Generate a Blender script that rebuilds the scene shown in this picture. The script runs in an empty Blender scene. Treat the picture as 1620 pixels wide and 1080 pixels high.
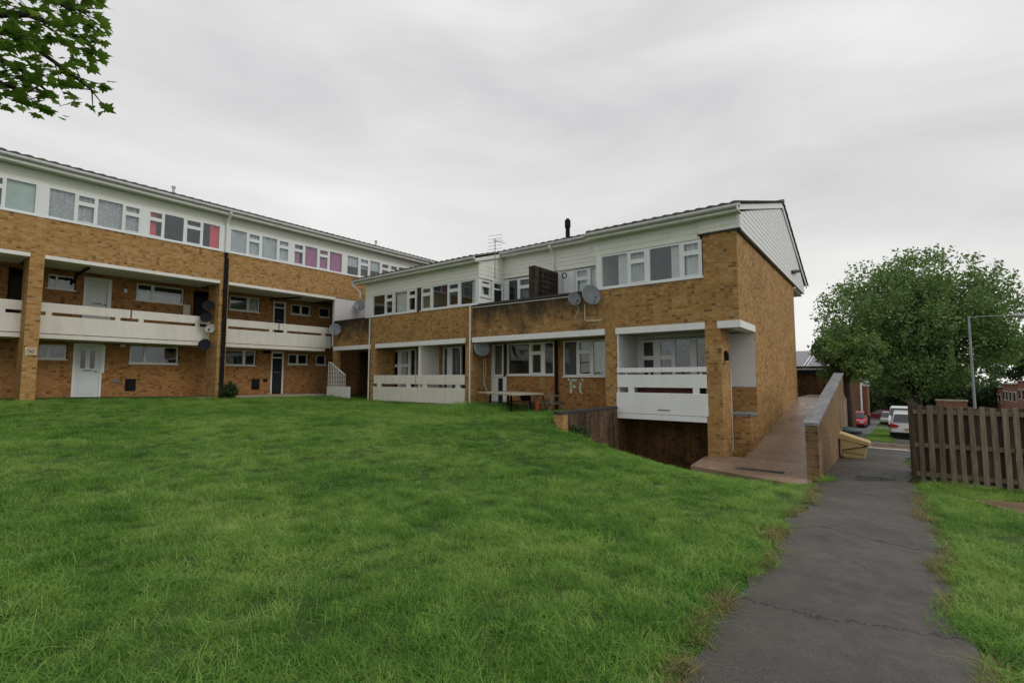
import bpy, math, random
import numpy as np
from mathutils import Vector, Matrix
random.seed(7); rng=np.random.default_rng(7)
R=math.radians
scene=bpy.context.scene
COL=scene.collection
# ---------------------------------------------------------------- camera frame (X along the long block, Y along the wing)
EYE=1.7; FPX=770.0; PIT=math.atan(57/770); TH=R(37.4)
cpt,spt=math.cos(PIT),math.sin(PIT)
def ray(x,y):
    a=(x-810)/FPX; b=(540-y)/FPX
    h=cpt-b*spt; z=spt+b*cpt
    return (math.cos(TH)*h+math.sin(TH)*a, math.sin(TH)*h-math.cos(TH)*a, z)
def onA(x,y,q): r=ray(x,y); t=q/r[1]; return (r[0]*t, EYE+r[2]*t)      # plane y=q -> (x, z)
def onB(x,y,p): r=ray(x,y); t=p/r[0]; return (r[1]*t, EYE+r[2]*t)      # plane x=p -> (y, z)
def onZ(x,y,z): r=ray(x,y); t=(z-EYE)/r[2]; return (r[0]*t, r[1]*t)
def atd(x,y,d):                                                          # horizontal distance d from the camera
    r=ray(x,y); n=math.hypot(r[0],r[1]); return Vector((r[0]/n*d, r[1]/n*d, EYE+r[2]/n*d))
# ---------------------------------------------------------------- tags
def tag(o,label=None,cat=None,group=None,kind=None):
    if label: o['label']=label
    if cat: o['category']=cat
    if group: o['group']=group
    if kind: o['kind']=kind
    return o
def empty(name,loc=(0,0,0),rz=0):
    o=bpy.data.objects.new(name,None); COL.objects.link(o); o.location=loc; o.rotation_euler=(0,0,rz); o.empty_display_size=.2; return o
# ---------------------------------------------------------------- mesh builder
class MB:
    def __init__(s): s.v=[]; s.f=[]; s.sm=False
    def box(s,x0,x1,y0,y1,z0,z1):
        if x0>x1: x0,x1=x1,x0
        if y0>y1: y0,y1=y1,y0
        if z0>z1: z0,z1=z1,z0
        n=len(s.v)
        s.v+=[(x0,y0,z0),(x1,y0,z0),(x1,y1,z0),(x0,y1,z0),(x0,y0,z1),(x1,y0,z1),(x1,y1,z1),(x0,y1,z1)]
        s.f+=[tuple(n+i for i in t) for t in ((0,3,2,1),(4,5,6,7),(0,1,5,4),(1,2,6,5),(2,3,7,6),(3,0,4,7))]
        return s
    def o(s,ori,u0,u1,d0,d1,z0,z1):
        return s.box(u0,u1,d0,d1,z0,z1) if ori=='A' else s.box(d0,d1,u0,u1,z0,z1)
    def face(s,pts):
        n=len(s.v); s.v+=[tuple(p) for p in pts]; s.f.append(tuple(range(n,n+len(pts)))); return s
    def prism(s,pts,vec):
        n=len(s.v); k=len(pts); vec=Vector(vec)
        s.v+=[tuple(p) for p in pts]+[tuple(Vector(p)+vec) for p in pts]
        s.f.append(tuple(range(n+k-1,n-1,-1))); s.f.append(tuple(range(n+k,n+2*k)))
        for i in range(k):
            j=(i+1)%k; s.f.append((n+i,n+j,n+k+j,n+k+i))
        return s
    def tube(s,path,rad,n=8,caps=True):
        path=[Vector(p) for p in path]
        if not hasattr(rad,'__len__'): rad=[rad]*len(path)
        base=len(s.v); prev=None
        for i,p in enumerate(path):
            d=(path[min(i+1,len(path)-1)]-path[max(i-1,0)]).normalized()
            if prev is None:
                a=d.cross(Vector((0,0,1)))
                if a.length<1e-3: a=d.cross(Vector((1,0,0)))
            else: a=prev-d*prev.dot(d)
            a.normalize(); b=d.cross(a); prev=a
            for k in range(n):
                t=2*math.pi*k/n; s.v.append(tuple(p+(a*math.cos(t)+b*math.sin(t))*rad[i]))
        for i in range(len(path)-1):
            for k in range(n):
                k2=(k+1)%n; s.f.append((base+i*n+k,base+i*n+k2,base+(i+1)*n+k2,base+(i+1)*n+k))
        if caps:
            s.f.append(tuple(base+k for k in range(n-1,-1,-1))); s.f.append(tuple(base+(len(path)-1)*n+k for k in range(n)))
        return s
    def build(s,name,mat,parent=None,smooth=False,bevel=0):
        me=bpy.data.meshes.new(name); 
        loc=Vector((0,0,0))
        me.from_pydata(s.v,[],s.f); me.update()
        if mat: me.materials.append(mat)
        if smooth: me.polygons.foreach_set('use_smooth',[True]*len(me.polygons))
        o=bpy.data.objects.new(name,me); COL.objects.link(o)
        if bevel:
            m=o.modifiers.new('bevel','BEVEL'); m.width=bevel; m.segments=2; m.limit_method='ANGLE'
        if parent: o.parent=parent; o.matrix_parent_inverse=Matrix.Identity(4)
        return o
def pieces(mb):
    par=list(range(len(mb.v)))
    def fd(i):
        while par[i]!=i: par[i]=par[par[i]]; i=par[i]
        return i
    for f in mb.f:
        r=fd(f[0])
        for i in f[1:]: par[fd(i)]=r
    g={}
    for f in mb.f: g.setdefault(fd(f[0]),[]).append(f)
    out=[]
    for fs in g.values():
        ids=sorted({i for f in fs for i in f}); mp={i:k for k,i in enumerate(ids)}; m=MB(); m.v=[mb.v[i] for i in ids]; m.f=[tuple(mp[i] for i in f) for f in fs]; out.append(m)
    return out
def wall(mb,ori,u0,u1,z0,z1,d,t,ops=()):
    """wall slab with rectangular openings (u0,u1,z0,z1)"""
    zs=sorted({z0,z1}|{min(max(z,z0),z1) for o in ops for z in (o[2],o[3])})
    for a,b in zip(zs,zs[1:]):
        if b-a<1e-4: continue
        m=(a+b)/2; cut=sorted((o[0],o[1]) for o in ops if o[2]<m<o[3]); cur=u0
        for c0,c1 in cut:
            if c0>cur+1e-4: mb.o(ori,cur,min(c0,u1),d,d+t,a,b)
            cur=max(cur,c1)
        if cur<u1-1e-4: mb.o(ori,cur,u1,d,d+t,a,b)
    return mb
# ---------------------------------------------------------------- materials
class NT:
    def __init__(s,name):
        s.m=bpy.data.materials.new(name); s.m.use_nodes=True; s.t=s.m.node_tree; s.t.nodes.clear()
        s.out=s.n('ShaderNodeOutputMaterial')
    def n(s,ty,**kw):
        x=s.t.nodes.new(ty)
        for k,v in kw.items(): setattr(x,k,v)
        return x
    def l(s,a,b): s.t.links.new(a,b); return s
    def val(s,inp,v):
        if hasattr(v,'is_output') or isinstance(v,bpy.types.NodeSocket): s.t.links.new(v,inp)
        else: inp.default_value=v
    def math(s,op,a,b=None,c=None,clamp=False):
        x=s.n('ShaderNodeMath',operation=op); x.use_clamp=clamp
        s.val(x.inputs[0],a)
        if b is not None: s.val(x.inputs[1],b)
        if c is not None: s.val(x.inputs[2],c)
        return x.outputs[0]
    def pos(s): return s.n('ShaderNodeNewGeometry').outputs['Position']
    def noise(s,vec,scale=5,detail=4,rough=.55,dims='3D'):
        x=s.n('ShaderNodeTexNoise'); x.inputs['Scale'].default_value=scale; x.inputs['Detail'].default_value=detail; x.inputs['Roughness'].default_value=rough
        s.l(vec,x.inputs['Vector']); return x.outputs[0]
    def ramp(s,fac,stops,interp='LINEAR'):
        x=s.n('ShaderNodeValToRGB'); cr=x.color_ramp; cr.interpolation=interp
        while len(cr.elements)<len(stops): cr.elements.new(.5)
        for e,(p,c) in zip(cr.elements,stops):
            e.position=p; e.color=(*c,1) if len(c)==3 else c
        s.l(fac,x.inputs[0]); return x.outputs[0]
    def mix(s,f,a,b,mode='MIX'):
        x=s.n('ShaderNodeMix',data_type='RGBA',blend_type=mode)
        s.val(x.inputs[0],f)
        for i,v in ((6,a),(7,b)):
            if isinstance(v,bpy.types.NodeSocket): s.l(v,x.inputs[i])
            else: x.inputs[i].default_value=(*v,1) if len(v)==3 else v
        return x.outputs[2]
    def scalev(s,vec,sc):
        x=s.n('ShaderNodeVectorMath',operation='MULTIPLY'); s.l(vec,x.inputs[0]); x.inputs[1].default_value=sc; return x.outputs[0]
    def princ(s,col,rough=.7,spec=.4,metal=0,bump=None,bstr=.3,bdist=.01):
        p=s.n('ShaderNodeBsdfPrincipled')
        if isinstance(col,bpy.types.NodeSocket): s.l(col,p.inputs['Base Color'])
        else: p.inputs['Base Color'].default_value=(*col,1)
        s.val(p.inputs['Roughness'],rough); p.inputs['Specular IOR Level'].default_value=spec; p.inputs['Metallic'].default_value=metal
        if bump is not None:
            b=s.n('ShaderNodeBump'); b.inputs['Strength'].default_value=bstr; b.inputs['Distance'].default_value=bdist
            s.l(bump,b.inputs['Height']); s.l(b.outputs[0],p.inputs['Normal'])
        s.l(p.outputs[0],s.out.inputs[0]); s.p=p; return s.m
def sr(r,g,b):
    f=lambda c:(c/255/12.92) if c/255<=.04045 else ((c/255+.055)/1.055)**2.4
    return (f(r),f(g),f(b))
def flat(name,col,rough=.6,spec=.4,metal=0,var=.12,scale=3,dirt=None):
    t=NT(name); g=t.pos(); n=t.noise(g,scale,5,.6)
    lo=tuple(c*(1-var) for c in col); hi=tuple(min(1,c*(1+var)) for c in col)
    c=t.ramp(n,[(.3,lo),(.7,hi)])
    if dirt:
        n2=t.noise(t.scalev(g,(2.5,2.5,.5)),2.2,6,.65)
        f=t.math('MULTIPLY',t.ramp(n2,[(.48,(0,0,0)),(.75,(1,1,1))]),dirt)
        c=t.mix(f,c,tuple(x*.35 for x in col))
    return t.princ(c,rough,spec,metal)
def brick(name,cols,mortar,stain=0,streak=0,sw=(.215,.075),darkband=None,tint=None,greenlow=0):
    t=NT(name); g=t.pos(); s=t.n('ShaderNodeSeparateXYZ'); t.l(g,s.inputs[0])
    nrm=t.n('ShaderNodeNewGeometry').outputs['Normal']
    u=t.math('ADD',s.outputs[0],s.outputs[1]); z=s.outputs[2]
    zr=t.math('DIVIDE',z,sw[1]); row=t.math('FLOOR',zr)
    off=t.math('MULTIPLY',t.math('MODULO',t.math('ADD',row,1000),2),.5)
    uu=t.math('ADD',t.math('DIVIDE',u,sw[0]),off); cell=t.math('FLOOR',uu)
    cx=t.n('ShaderNodeCombineXYZ'); t.l(cell,cx.inputs[0]); t.l(row,cx.inputs[1])
    wn=t.n('ShaderNodeTexWhiteNoise',noise_dimensions='2D'); t.l(cx.outputs[0],wn.inputs['Vector'])
    big=t.noise(g,.8,4,.6)
    cx2=t.n('ShaderNodeCombineXYZ'); t.l(t.math('FLOOR',t.math('MULTIPLY',uu,2)),cx2.inputs[0]); t.l(t.math('ADD',row,71),cx2.inputs[1])
    wn2=t.n('ShaderNodeTexWhiteNoise',noise_dimensions='2D'); t.l(cx2.outputs[0],wn2.inputs['Vector'])
    fac=t.math('ADD',t.math('ADD',t.math('MULTIPLY',wn.outputs['Value'],.42),t.math('MULTIPLY',t.math('FRACT',t.math('MULTIPLY',wn2.outputs['Value'],37.7)),.42)),t.math('ADD',t.math('MULTIPLY',t.math('SUBTRACT',big,.5),.5),.06),clamp=True)
    col=t.ramp(fac,cols)
    col=t.mix(t.math('MULTIPLY',t.math('LESS_THAN',t.math('ADD',wn2.outputs['Value'],t.math('MULTIPLY',t.math('SUBTRACT',.5,big),.25)),.075 if cols[0][1][0]<.5 else -9),.66),col,tuple(x*.16 for x in cols[len(cols)//2][1]))
    hue=t.noise(g,2.3,3,.6); col=t.mix(t.math('MULTIPLY',t.ramp(hue,[(.4,(0,0,0)),(.62,(1,1,1))]),.35),col,tuple(a*b for a,b in zip(cols[len(cols)//2][1],(1.05,.86,.85))))
    fine=t.noise(g,38,4,.7)
    col=t.mix(.55,col,t.ramp(fine,[(.3,(.45,.42,.38)),(.7,(1,1,1))]),'MULTIPLY')
    fz=t.math('FRACT',zr); fu=t.math('FRACT',uu)
    mz=t.math('LESS_THAN',fz,.14); mu=t.math('LESS_THAN',fu,.05); mm=t.math('MAXIMUM',mz,mu)
    col=t.mix(t.math('MULTIPLY',mm,.85),col,mortar)
    if stain:
        n2=t.noise(g,1.3,7,.68); f=t.math('MULTIPLY',t.ramp(n2,[(.42,(0,0,0)),(.68,(1,1,1))]),stain)
        col=t.mix(f,col,(.025,.02,.015))
    if streak:
        n3=t.noise(t.scalev(g,(3.2,3.2,.35)),1.5,6,.7); f=t.math('MULTIPLY',t.ramp(n3,[(.44,(0,0,0)),(.6,(1,1,1))]),streak)
        col=t.mix(f,col,(.012,.011,.01))
        n4=t.noise(t.scalev(g,(5.1,5.1,.5)),2.3,5,.7); f=t.math('MULTIPLY',t.ramp(n4,[(.6,(0,0,0)),(.72,(1,1,1))]),streak*.5)
        col=t.mix(f,col,(.22,.19,.14))
    if darkband:   # weathering that runs down from a wet coping
        z1,dep,am=darkband
        h=t.math('SUBTRACT',1,t.math('DIVIDE',t.math('SUBTRACT',z1,z),dep),clamp=True)
        n5=t.noise(t.scalev(g,(2.2,2.2,.8)),1.4,6,.7)
        f=t.math('MULTIPLY',t.math('SUBTRACT',t.math('ADD',h,t.math('MULTIPLY',n5,1.3)),.85),am*1.6,clamp=True)
        col=t.mix(t.math('MULTIPLY',f,am),col,(.035,.028,.02))
    if tint: col=t.mix(1,col,tint,'MULTIPLY')
    bh=t.math('ADD',t.math('MULTIPLY',t.math('SUBTRACT',1,mm),.8),t.math('MULTIPLY',fine,.5))
    return t.princ(col,.88,.25,0,bh,.5,.012)
BC=[(0,sr(120,84,52)),(.2,sr(158,118,66)),(.45,sr(178,138,80)),(.65,sr(190,152,98)),(.8,sr(196,164,118)),(.92,sr(170,116,78)),(1,sr(146,92,62))]
BC=[(p,tuple(x*.95 for x in c)) for p,c in BC]
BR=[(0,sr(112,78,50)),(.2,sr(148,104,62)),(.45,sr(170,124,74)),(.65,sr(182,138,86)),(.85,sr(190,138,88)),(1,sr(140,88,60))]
M={}
M['brick']=brick('yellow_brick',BC,sr(165,140,105))
M['brickC']=brick('wing_brick',BC,sr(165,140,105),stain=.25)
M['brickP']=brick('parapet_brick',BC,sr(150,125,95),stain=.8,darkband=(4.5,1.35,.95))
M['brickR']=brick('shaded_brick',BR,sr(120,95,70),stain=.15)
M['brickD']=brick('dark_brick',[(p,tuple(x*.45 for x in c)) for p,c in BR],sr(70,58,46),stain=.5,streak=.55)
M['brickS']=brick('stained_brick',[(p,tuple(.5*x*.5+.5*y for x,y in zip(c,(.11,.09,.07)))) for p,c in BR],sr(120,106,88),stain=.25,streak=.8)
M['brickW']=brick('ramp_wall_brick',[(p,tuple(0.55*x*.8+.45*y for x,y in zip(c,(.26,.20,.13)))) for p,c in BR],sr(150,132,105),stain=.5,streak=.3)
M['brickK']=brick('blackened_brick',[(p,(.075*k,.062*k,.048*k)) for p,k in ((0,.4),(.5,1),(1,1.5))],sr(62,56,46),stain=.4,streak=.85)
M['brickH']=brick('red_brick',[(0,sr(112,70,56)),(.5,sr(142,94,76)),(1,sr(158,112,92))],sr(150,132,115))
M['brickwhite']=brick('white_painted_brick',[(0,(.74,.74,.74)),(1,(.82,.82,.82))],(.6,.6,.6))
M['white']=flat('white_render',(.74,.73,.69),.75,.3,var=.05,scale=1.1,dirt=.22)
M['cream']=flat('cream_panel',(.70,.67,.60),.8,.2,var=.05,scale=1.2,dirt=.2)
M['white2']=flat('fresh_white',(.76,.77,.77),.7,.3,var=.03,scale=1.5,dirt=.12)
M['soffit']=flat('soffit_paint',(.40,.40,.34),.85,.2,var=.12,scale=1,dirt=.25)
M['upvc']=flat('upvc_frame',(.72,.74,.74),.35,.5,var=.03)
M['gutter']=flat('gutter_plastic',(.5,.52,.52),.4,.5,var=.08,scale=2,dirt=.35)
M['blackp']=flat('black_plastic',(.010,.010,.011),.75,.15,var=.3)
M['concrete']=flat('pale_concrete',(.36,.32,.25),.9,.2,var=.25,scale=4,dirt=.3)
M['coping']=flat('grey_coping',(.20,.21,.215),.55,.5,var=.45,scale=5,dirt=.2)
M['copingd']=flat('dark_coping',(.05,.05,.05),.7,.3,var=.5,scale=7)
M['inner']=flat('room_wall',(.28,.27,.25),.9,.1)
M['door_dark']=flat('dark_door',(.014,.018,.02),.6,.2,var=.3)
M['door_white']=flat('white_door',(.62,.65,.65),.45,.4,var=.03)
M['metal']=flat('galvanised_metal',(.17,.18,.19),.55,.4,metal=.2,var=.2,scale=2)
M['lampm']=flat('lamp_column_paint',(.27,.29,.30),.5,.4,var=.15,scale=2)
M['dish']=flat('dish_paint',(.16,.18,.20),.45,.5,var=.1,scale=2)
M['dishdark']=flat('dark_dish_paint',(.014,.015,.018),.75,.15,var=.2,scale=2)
M['dishwhite']=flat('pale_dish_paint',(.42,.42,.38),.5,.4,var=.15,scale=2)
M['wood']=flat('weathered_timber',(.17,.15,.12),.85,.2,var=.5,scale=3)
M['bark']=flat('bark',(.05,.042,.032),.9,.2,var=.4,scale=9)
M['tyre']=flat('rubber',(.02,.02,.02),.8,.2)
M['red']=flat('red_lamp',(.45,.02,.02),.3,.5)
M['carglass']=flat('car_glass',(.02,.025,.03),.08,.8,var=.1)
def shiplap(name,c,pitch=.15,gable=False):
    t=NT(name); g=t.pos(); n=t.noise(t.scalev(g,(1,1,4)),2.2,6,.65)
    col=t.mix(t.math('MULTIPLY',t.ramp(n,[(.45,(0,0,0)),(.8,(1,1,1))]),.3),c,tuple(x*.55 for x in c))
    return t.princ(col,.6,.35)
M['clad']=shiplap('white_cladding',(.73,.74,.68))
M['cladg']=shiplap('gable_cladding',(.74,.75,.76))
def glassmat():
    t=NT('window_glass'); gg=t.n('ShaderNodeNewGeometry'); dt=t.n('ShaderNodeVectorMath',operation='DOT_PRODUCT'); t.l(gg.outputs['Normal'],dt.inputs[0]); t.l(gg.outputs['Incoming'],dt.inputs[1])
    sch=t.math('ADD',t.math('MULTIPLY',t.math('POWER',t.math('SUBTRACT',1,t.math('ABSOLUTE',dt.outputs['Value'])),5),.9),.055)
    gl=t.n('ShaderNodeBsdfGlossy'); gl.inputs['Roughness'].default_value=.015; gl.inputs['Color'].default_value=(.9,.95,.97,1)
    tr=t.n('ShaderNodeBsdfTransparent'); tr.inputs[0].default_value=(.92,.94,.94,1)
    n=t.noise(t.pos(),1.7,1,.5); b=t.n('ShaderNodeBump'); b.inputs['Strength'].default_value=.06; b.inputs['Distance'].default_value=.03; t.l(n,b.inputs['Height']); t.l(b.outputs[0],gl.inputs['Normal'])
    mx=t.n('ShaderNodeMixShader'); f=sch; t.l(f,mx.inputs[0]); t.l(tr.outputs[0],mx.inputs[1]); t.l(gl.outputs[0],mx.inputs[2]); t.l(mx.outputs[0],t.out.inputs[0]); return t.m
M['glass']=glassmat()
def cloth(name,c,lace=False):
    t=NT(name); g=t.pos()
    col=t.ramp(t.noise(g,3,3),[(.3,tuple(x*.85 for x in c)),(.7,c)])
    if lace:
        v=t.n('ShaderNodeTexVoronoi'); v.inputs['Scale'].default_value=9; t.l(g,v.inputs['Vector'])
        col=t.mix(t.ramp(v.outputs['Distance'],[(.25,(0,0,0)),(.5,(1,1,1))]),c,tuple(x*lace for x in c))
    d=t.n('ShaderNodeBsdfDiffuse'); t.l(col,d.inputs[0]); e=t.n('ShaderNodeBsdfTranslucent'); t.l(col,e.inputs[0])
    mx=t.n('ShaderNodeMixShader'); mx.inputs[0].default_value=.1; t.l(d.outputs[0],mx.inputs[1]); t.l(e.outputs[0],mx.inputs[2]); t.l(mx.outputs[0],t.out.inputs[0]); return t.m
M['c_net']=cloth('net_curtain',(.62,.62,.66),.75); M['c_green']=cloth('pale_green_blind',(.55,.66,.62)); M['c_red']=cloth('red_curtain',(.85,.10,.12))
M['c_grey']=cloth('grey_curtain',(.6,.63,.66)); M['c_pink']=cloth('mauve_curtain',(.55,.16,.36)); M['c_lace']=cloth('patterned_lace',(.13,.135,.13),.15)
M['c_white']=cloth('white_curtain',(.8,.8,.8)); M['c_blind']=cloth('dark_blind',(.16,.17,.2)); M['c_olive']=cloth('olive_blind',(.25,.24,.17))
# foliage
def leafmat(name,c0,c1,c2,trans=.35):
    t=NT(name); g=t.n('ShaderNodeNewGeometry'); r=g.outputs['Random Per Island']; n=t.noise(g.outputs['Position'],.7,3,.6)
    f=t.math('ADD',t.math('MULTIPLY',r,.6),t.math('MULTIPLY',t.math('SUBTRACT',n,.3),.9),clamp=True)
    col=t.ramp(f,[(0,c0),(.5,c1),(1,c2)])
    d=t.n('ShaderNodeBsdfPrincipled'); t.l(col,d.inputs['Base Color']); d.inputs['Roughness'].default_value=.55; d.inputs['Specular IOR Level'].default_value=.3
    e=t.n('ShaderNodeBsdfTranslucent'); t.l(t.mix(.5,col,(.12,.2,.02)),e.inputs[0])
    mx=t.n('ShaderNodeMixShader'); mx.inputs[0].default_value=trans; t.l(d.outputs[0],mx.inputs[1]); t.l(e.outputs[0],mx.inputs[2]); t.l(mx.outputs[0],t.out.inputs[0]); return t.m
M['leaf']=leafmat('street_tree_leaf',(.095,.165,.055),(.17,.27,.085),(.28,.39,.15))
M['leafd']=leafmat('dark_leaf',(.015,.032,.012),(.03,.06,.018),(.055,.10,.025),.2)
M['leafm']=leafmat('maple_leaf',(.045,.11,.02),(.13,.25,.035),(.34,.46,.07),.6)
def grassmat():
    t=NT('grass_blades'); g=t.n('ShaderNodeNewGeometry'); oi=t.n('ShaderNodeObjectInfo')
    n=t.noise(g.outputs['Position'],.55,5,.62); n2=t.noise(g.outputs['Position'],3.1,3,.6)
    f=t.math('ADD',t.math('MULTIPLY',n,.75),t.math('ADD',t.math('MULTIPLY',n2,.45),t.math('MULTIPLY',g.outputs['Random Per Island'],.35)))
    f=t.math('MULTIPLY',t.math('SUBTRACT',f,.46),2.1,clamp=True)
    col=t.ramp(f,[(.03,(.052,.145,.032)),(.28,(.105,.26,.044)),(.5,(.165,.365,.056)),(.72,(.25,.45,.07)),(.95,(.42,.54,.16))])
    at=t.n('ShaderNodeAttribute',attribute_name='dry',attribute_type='GEOMETRY'); 
    d=t.n('ShaderNodeBsdfPrincipled'); t.l(col,d.inputs['Base Color']); d.inputs['Roughness'].default_value=.5; d.inputs['Specular IOR Level'].default_value=.22
    e=t.n('ShaderNodeBsdfTranslucent'); t.l(col,e.inputs[0])
    mx=t.n('ShaderNodeMixShader'); mx.inputs[0].default_value=.45; t.l(d.outputs[0],mx.inputs[1]); t.l(e.outputs[0],mx.inputs[2]); t.l(mx.outputs[0],t.out.inputs[0]); return t.m
M['grass']=grassmat()
M['straw']=leafmat('straw_blades',(.10,.12,.03),(.26,.22,.09),(.42,.33,.17),.2)
def groundmat():
    t=NT('lawn_soil'); g=t.pos(); a=t.noise(g,.5,6,.65); b=t.noise(g,9,6,.7)
    c=t.ramp(t.math('ADD',t.math('MULTIPLY',a,.5),t.math('MULTIPLY',b,.5)),[(.35,(.03,.06,.016)),(.5,(.055,.10,.024)),(.65,(.09,.14,.04))])
    return t.princ(c,.95,.1,0,b,.6,.05)
M['ground']=groundmat()
def asphalt(name,c,cracks=(),sc=1):
    t=NT(name); g=t.pos(); s=t.n('ShaderNodeSeparateXYZ'); t.l(g,s.inputs[0])
    big=t.noise(g,.9,6,.62); fine=t.noise(g,120,3,.7); mid=t.noise(g,6,5,.6)
    col=t.ramp(big,[(.35,tuple(x*.72 for x in c)),(.5,c),(.66,tuple(x*1.35 for x in c))])
    col=t.mix(.6,col,t.ramp(fine,[(.35,(.2,.2,.2)),(.5,(.9,.9,.9)),(.7,(2.6,2.5,2.35))]),'MULTIPLY')
    st=t.ramp(t.noise(g,22,2,.5),[(.72,(0,0,0)),(.76,(1,1,1))]); col=t.mix(t.math('MULTIPLY',st,.35),col,(.16,.15,.13))
    h=t.math('ADD',t.math('MULTIPLY',fine,.35),t.math('MULTIPLY',mid,.5))
    wob=t.math('ADD',t.math('MULTIPLY',t.noise(g,1.7,5,.7),.7),t.math('MULTIPLY',t.noise(g,14,2,.6),.05))
    for (p0,sl,w) in cracks:
        d=t.math('ABSOLUTE',t.math('SUBTRACT',t.math('ADD',t.math('ADD',s.outputs[0],t.math('MULTIPLY',s.outputs[1],sl)),wob),p0+.37))
        k=t.math('SUBTRACT',1,t.math('DIVIDE',d,w),clamp=True)
        col=t.mix(t.math('MULTIPLY',k,1.0),col,(.008,.009,.007)); h=t.math('SUBTRACT',h,t.math('MULTIPLY',k,2))
    rg=t.ramp(mid,[(.3,(.22,.22,.22)),(.7,(.55,.55,.55))] if 'wet' in name else [(.3,(.36,.36,.36)),(.7,(.72,.72,.72))])
    m=t.princ(col,.6,.5,0,h,.4 if 'wet' in name else .55,.008); t.l(rg,t.p.inputs['Roughness']); return m
M['path']=asphalt('path_asphalt',(.066,.058,.051),[(4.35,.25,.014),(6.75,-.2,.02),(9.4,.3,.014),(10.8,-.35,.022),(12.3,.1,.02),(5.4,-.9,.006)])
M['road']=asphalt('road_asphalt',(.075,.072,.068))
M['roadd']=asphalt('road_far',(.085,.075,.066))
M['apron']=asphalt('wet_brown_concrete',(.235,.165,.115),[(13.9,0,.015)])
M['apron'].node_tree.nodes['Principled BSDF'].inputs['Specular IOR Level'].default_value=.8
M['brown']=asphalt('brown_paving',(.17,.10,.06))
def tilemat():
    t=NT('concrete_roof_tile'); g=t.pos(); n=t.noise(g,3,6,.7)
    c=t.ramp(n,[(.3,(.09,.075,.065)),(.5,(.15,.13,.115)),(.7,(.22,.2,.17))]); return t.princ(c,.85,.25)
M['tile']=tilemat()
# ---------------------------------------------------------------- terrain
def tps(ctrl):
    P=np.array([c[:2] for c in ctrl],float)/10; V=np.array([c[2] for c in ctrl],float); n=len(P)
    d=np.linalg.norm(P[:,None]-P[None],axis=2); K=np.where(d>0,d*d*np.log(d+1e-12),0)+np.eye(n)*.0004
    A=np.zeros((n+3,n+3)); A[:n,:n]=K; A[:n,n]=1; A[:n,n+1:]=P; A[n,:n]=1; A[n+1:,:n]=P.T
    w=np.linalg.solve(A,np.concatenate([V,[0,0,0]]))
    def f(x,y):
        X=np.stack([np.asarray(x,float),np.asarray(y,float)],-1)/10
        dd=np.linalg.norm(X[...,None,:]-P,axis=-1); k=np.where(dd>0,dd*dd*np.log(dd+1e-12),0)
        return k@w[:n]+w[n]+X@w[n+1:]
    return f
common=[(0,0,0),(3,1,0),(3,-.5,0),(6,.3,-.06),(9,.3,-.18),(12,.3,-.35),(16,0,-.5),(20,0,-.68),(28,0,-1.2),(36,0,-1.75),(60,0,-3.2),(115,0,-5.5),(12,-5,-.42),(8,-5,-.2),(0,-6,0),(30,-10,-1.6),
 (60,-20,-3.2),(60,20,-3.0),(115,-30,-5.5),(115,30,-5.5),(4,5,.06),(-6,0,0),(-12,8,.2)]
TL=tps(common+[(-9,21,.92),(0,21,.93),(3,21.3,.96),(8.6,21.3,.86),(13.2,20.3,.76),(13.4,18,.64),(13.4,12.3,.57),(13.4,8.5,.62),(11,7.5,.6),(10.3,6.7,.58),(4,12,.36),(0,10,.3),(8,12,.46),(7,6,.16),(8.5,8.5,.42),(-6,10,.32),(15,15,.6),(9,24,.9),(20,24,.8)])
TR=tps(common+[(9,21,.8),(8,9,.38),(7,7,.2),(10.3,6.3,.38),(10.8,6.3,.10),(11.4,6.3,-.20),(12,6.3,-.50),(12.7,6.3,-.82),(13.4,6.3,-1.1),(13.5,4.5,-1.05),(14.5,5,-1.1),(12.5,5.2,-.80),(11.4,5.0,-.34),(12.3,4.2,-.66),(11.3,3.5,-.44),(13,3,-.6),(15,2,-.6),(11.0,2.4,-.42),(10.7,1.4,-.34),(10.3,4,-.16),(9.5,6,.3),(9,4,.04),(6,4,.04),(20,4,-.7)])
def hgt(x,y):
    x=np.asarray(x,float); y=np.asarray(y,float)
    w=np.clip(.12+(10.45-x)*.85,.12,6); t=np.clip((y-(6.47-w))/(2*w),0,1); t=t*t*(3-2*t)
    near=TL(x,y)*t+TR(x,y)*(1-t)
    r=np.hypot(x,y); k=np.clip((r-110)/60,0,1)
    return near*(1-k)+k*(-5.5-(r-110)*.01)
def hz(x,y): return float(hgt(np.array([x]),np.array([y]))[0])
def grid(xs,ys,zf,name,mat,dz=0,thick=False,parent=None,ex=None):
    X,Y=np.meshgrid(xs,ys,indexing='ij')
    if ex is not None: X,Y=ex(X,Y)
    Z=zf(X,Y)+dz; nx,ny=X.shape
    v=np.stack([X,Y,Z],-1).reshape(-1,3); i=np.arange(nx*ny).reshape(nx,ny)
    f=np.stack([i[:-1,:-1],i[1:,:-1],i[1:,1:],i[:-1,1:]],-1).reshape(-1,4)
    me=bpy.data.meshes.new(name); me.from_pydata(v.tolist(),[],f.tolist()); me.materials.append(mat); me.polygons.foreach_set('use_smooth',[True]*len(f)); me.update()
    o=bpy.data.objects.new(name,me); COL.objects.link(o); o.parent=parent; return o
def spaced(parts): 
    out=[]
    for a,b,s in parts: out+=list(np.arange(a,b,s))
    return np.array(out+[parts[-1][1]])
xs=spaced([(-1500,-60,240),(-60,-12,6),(-12,-8,1),(-8,10,.3),(10,14.5,.12),(14.5,40,1.3),(40,130,6),(130,400,45),(400,3000,520)])
ys=spaced([(-2500,-200,460),(-200,-30,17),(-30,-6,1.5),(-6,6,.25),(6,7.2,.06),(7.2,22,.4),(22,60,4),(60,200,20),(200,2500,460)])
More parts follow.
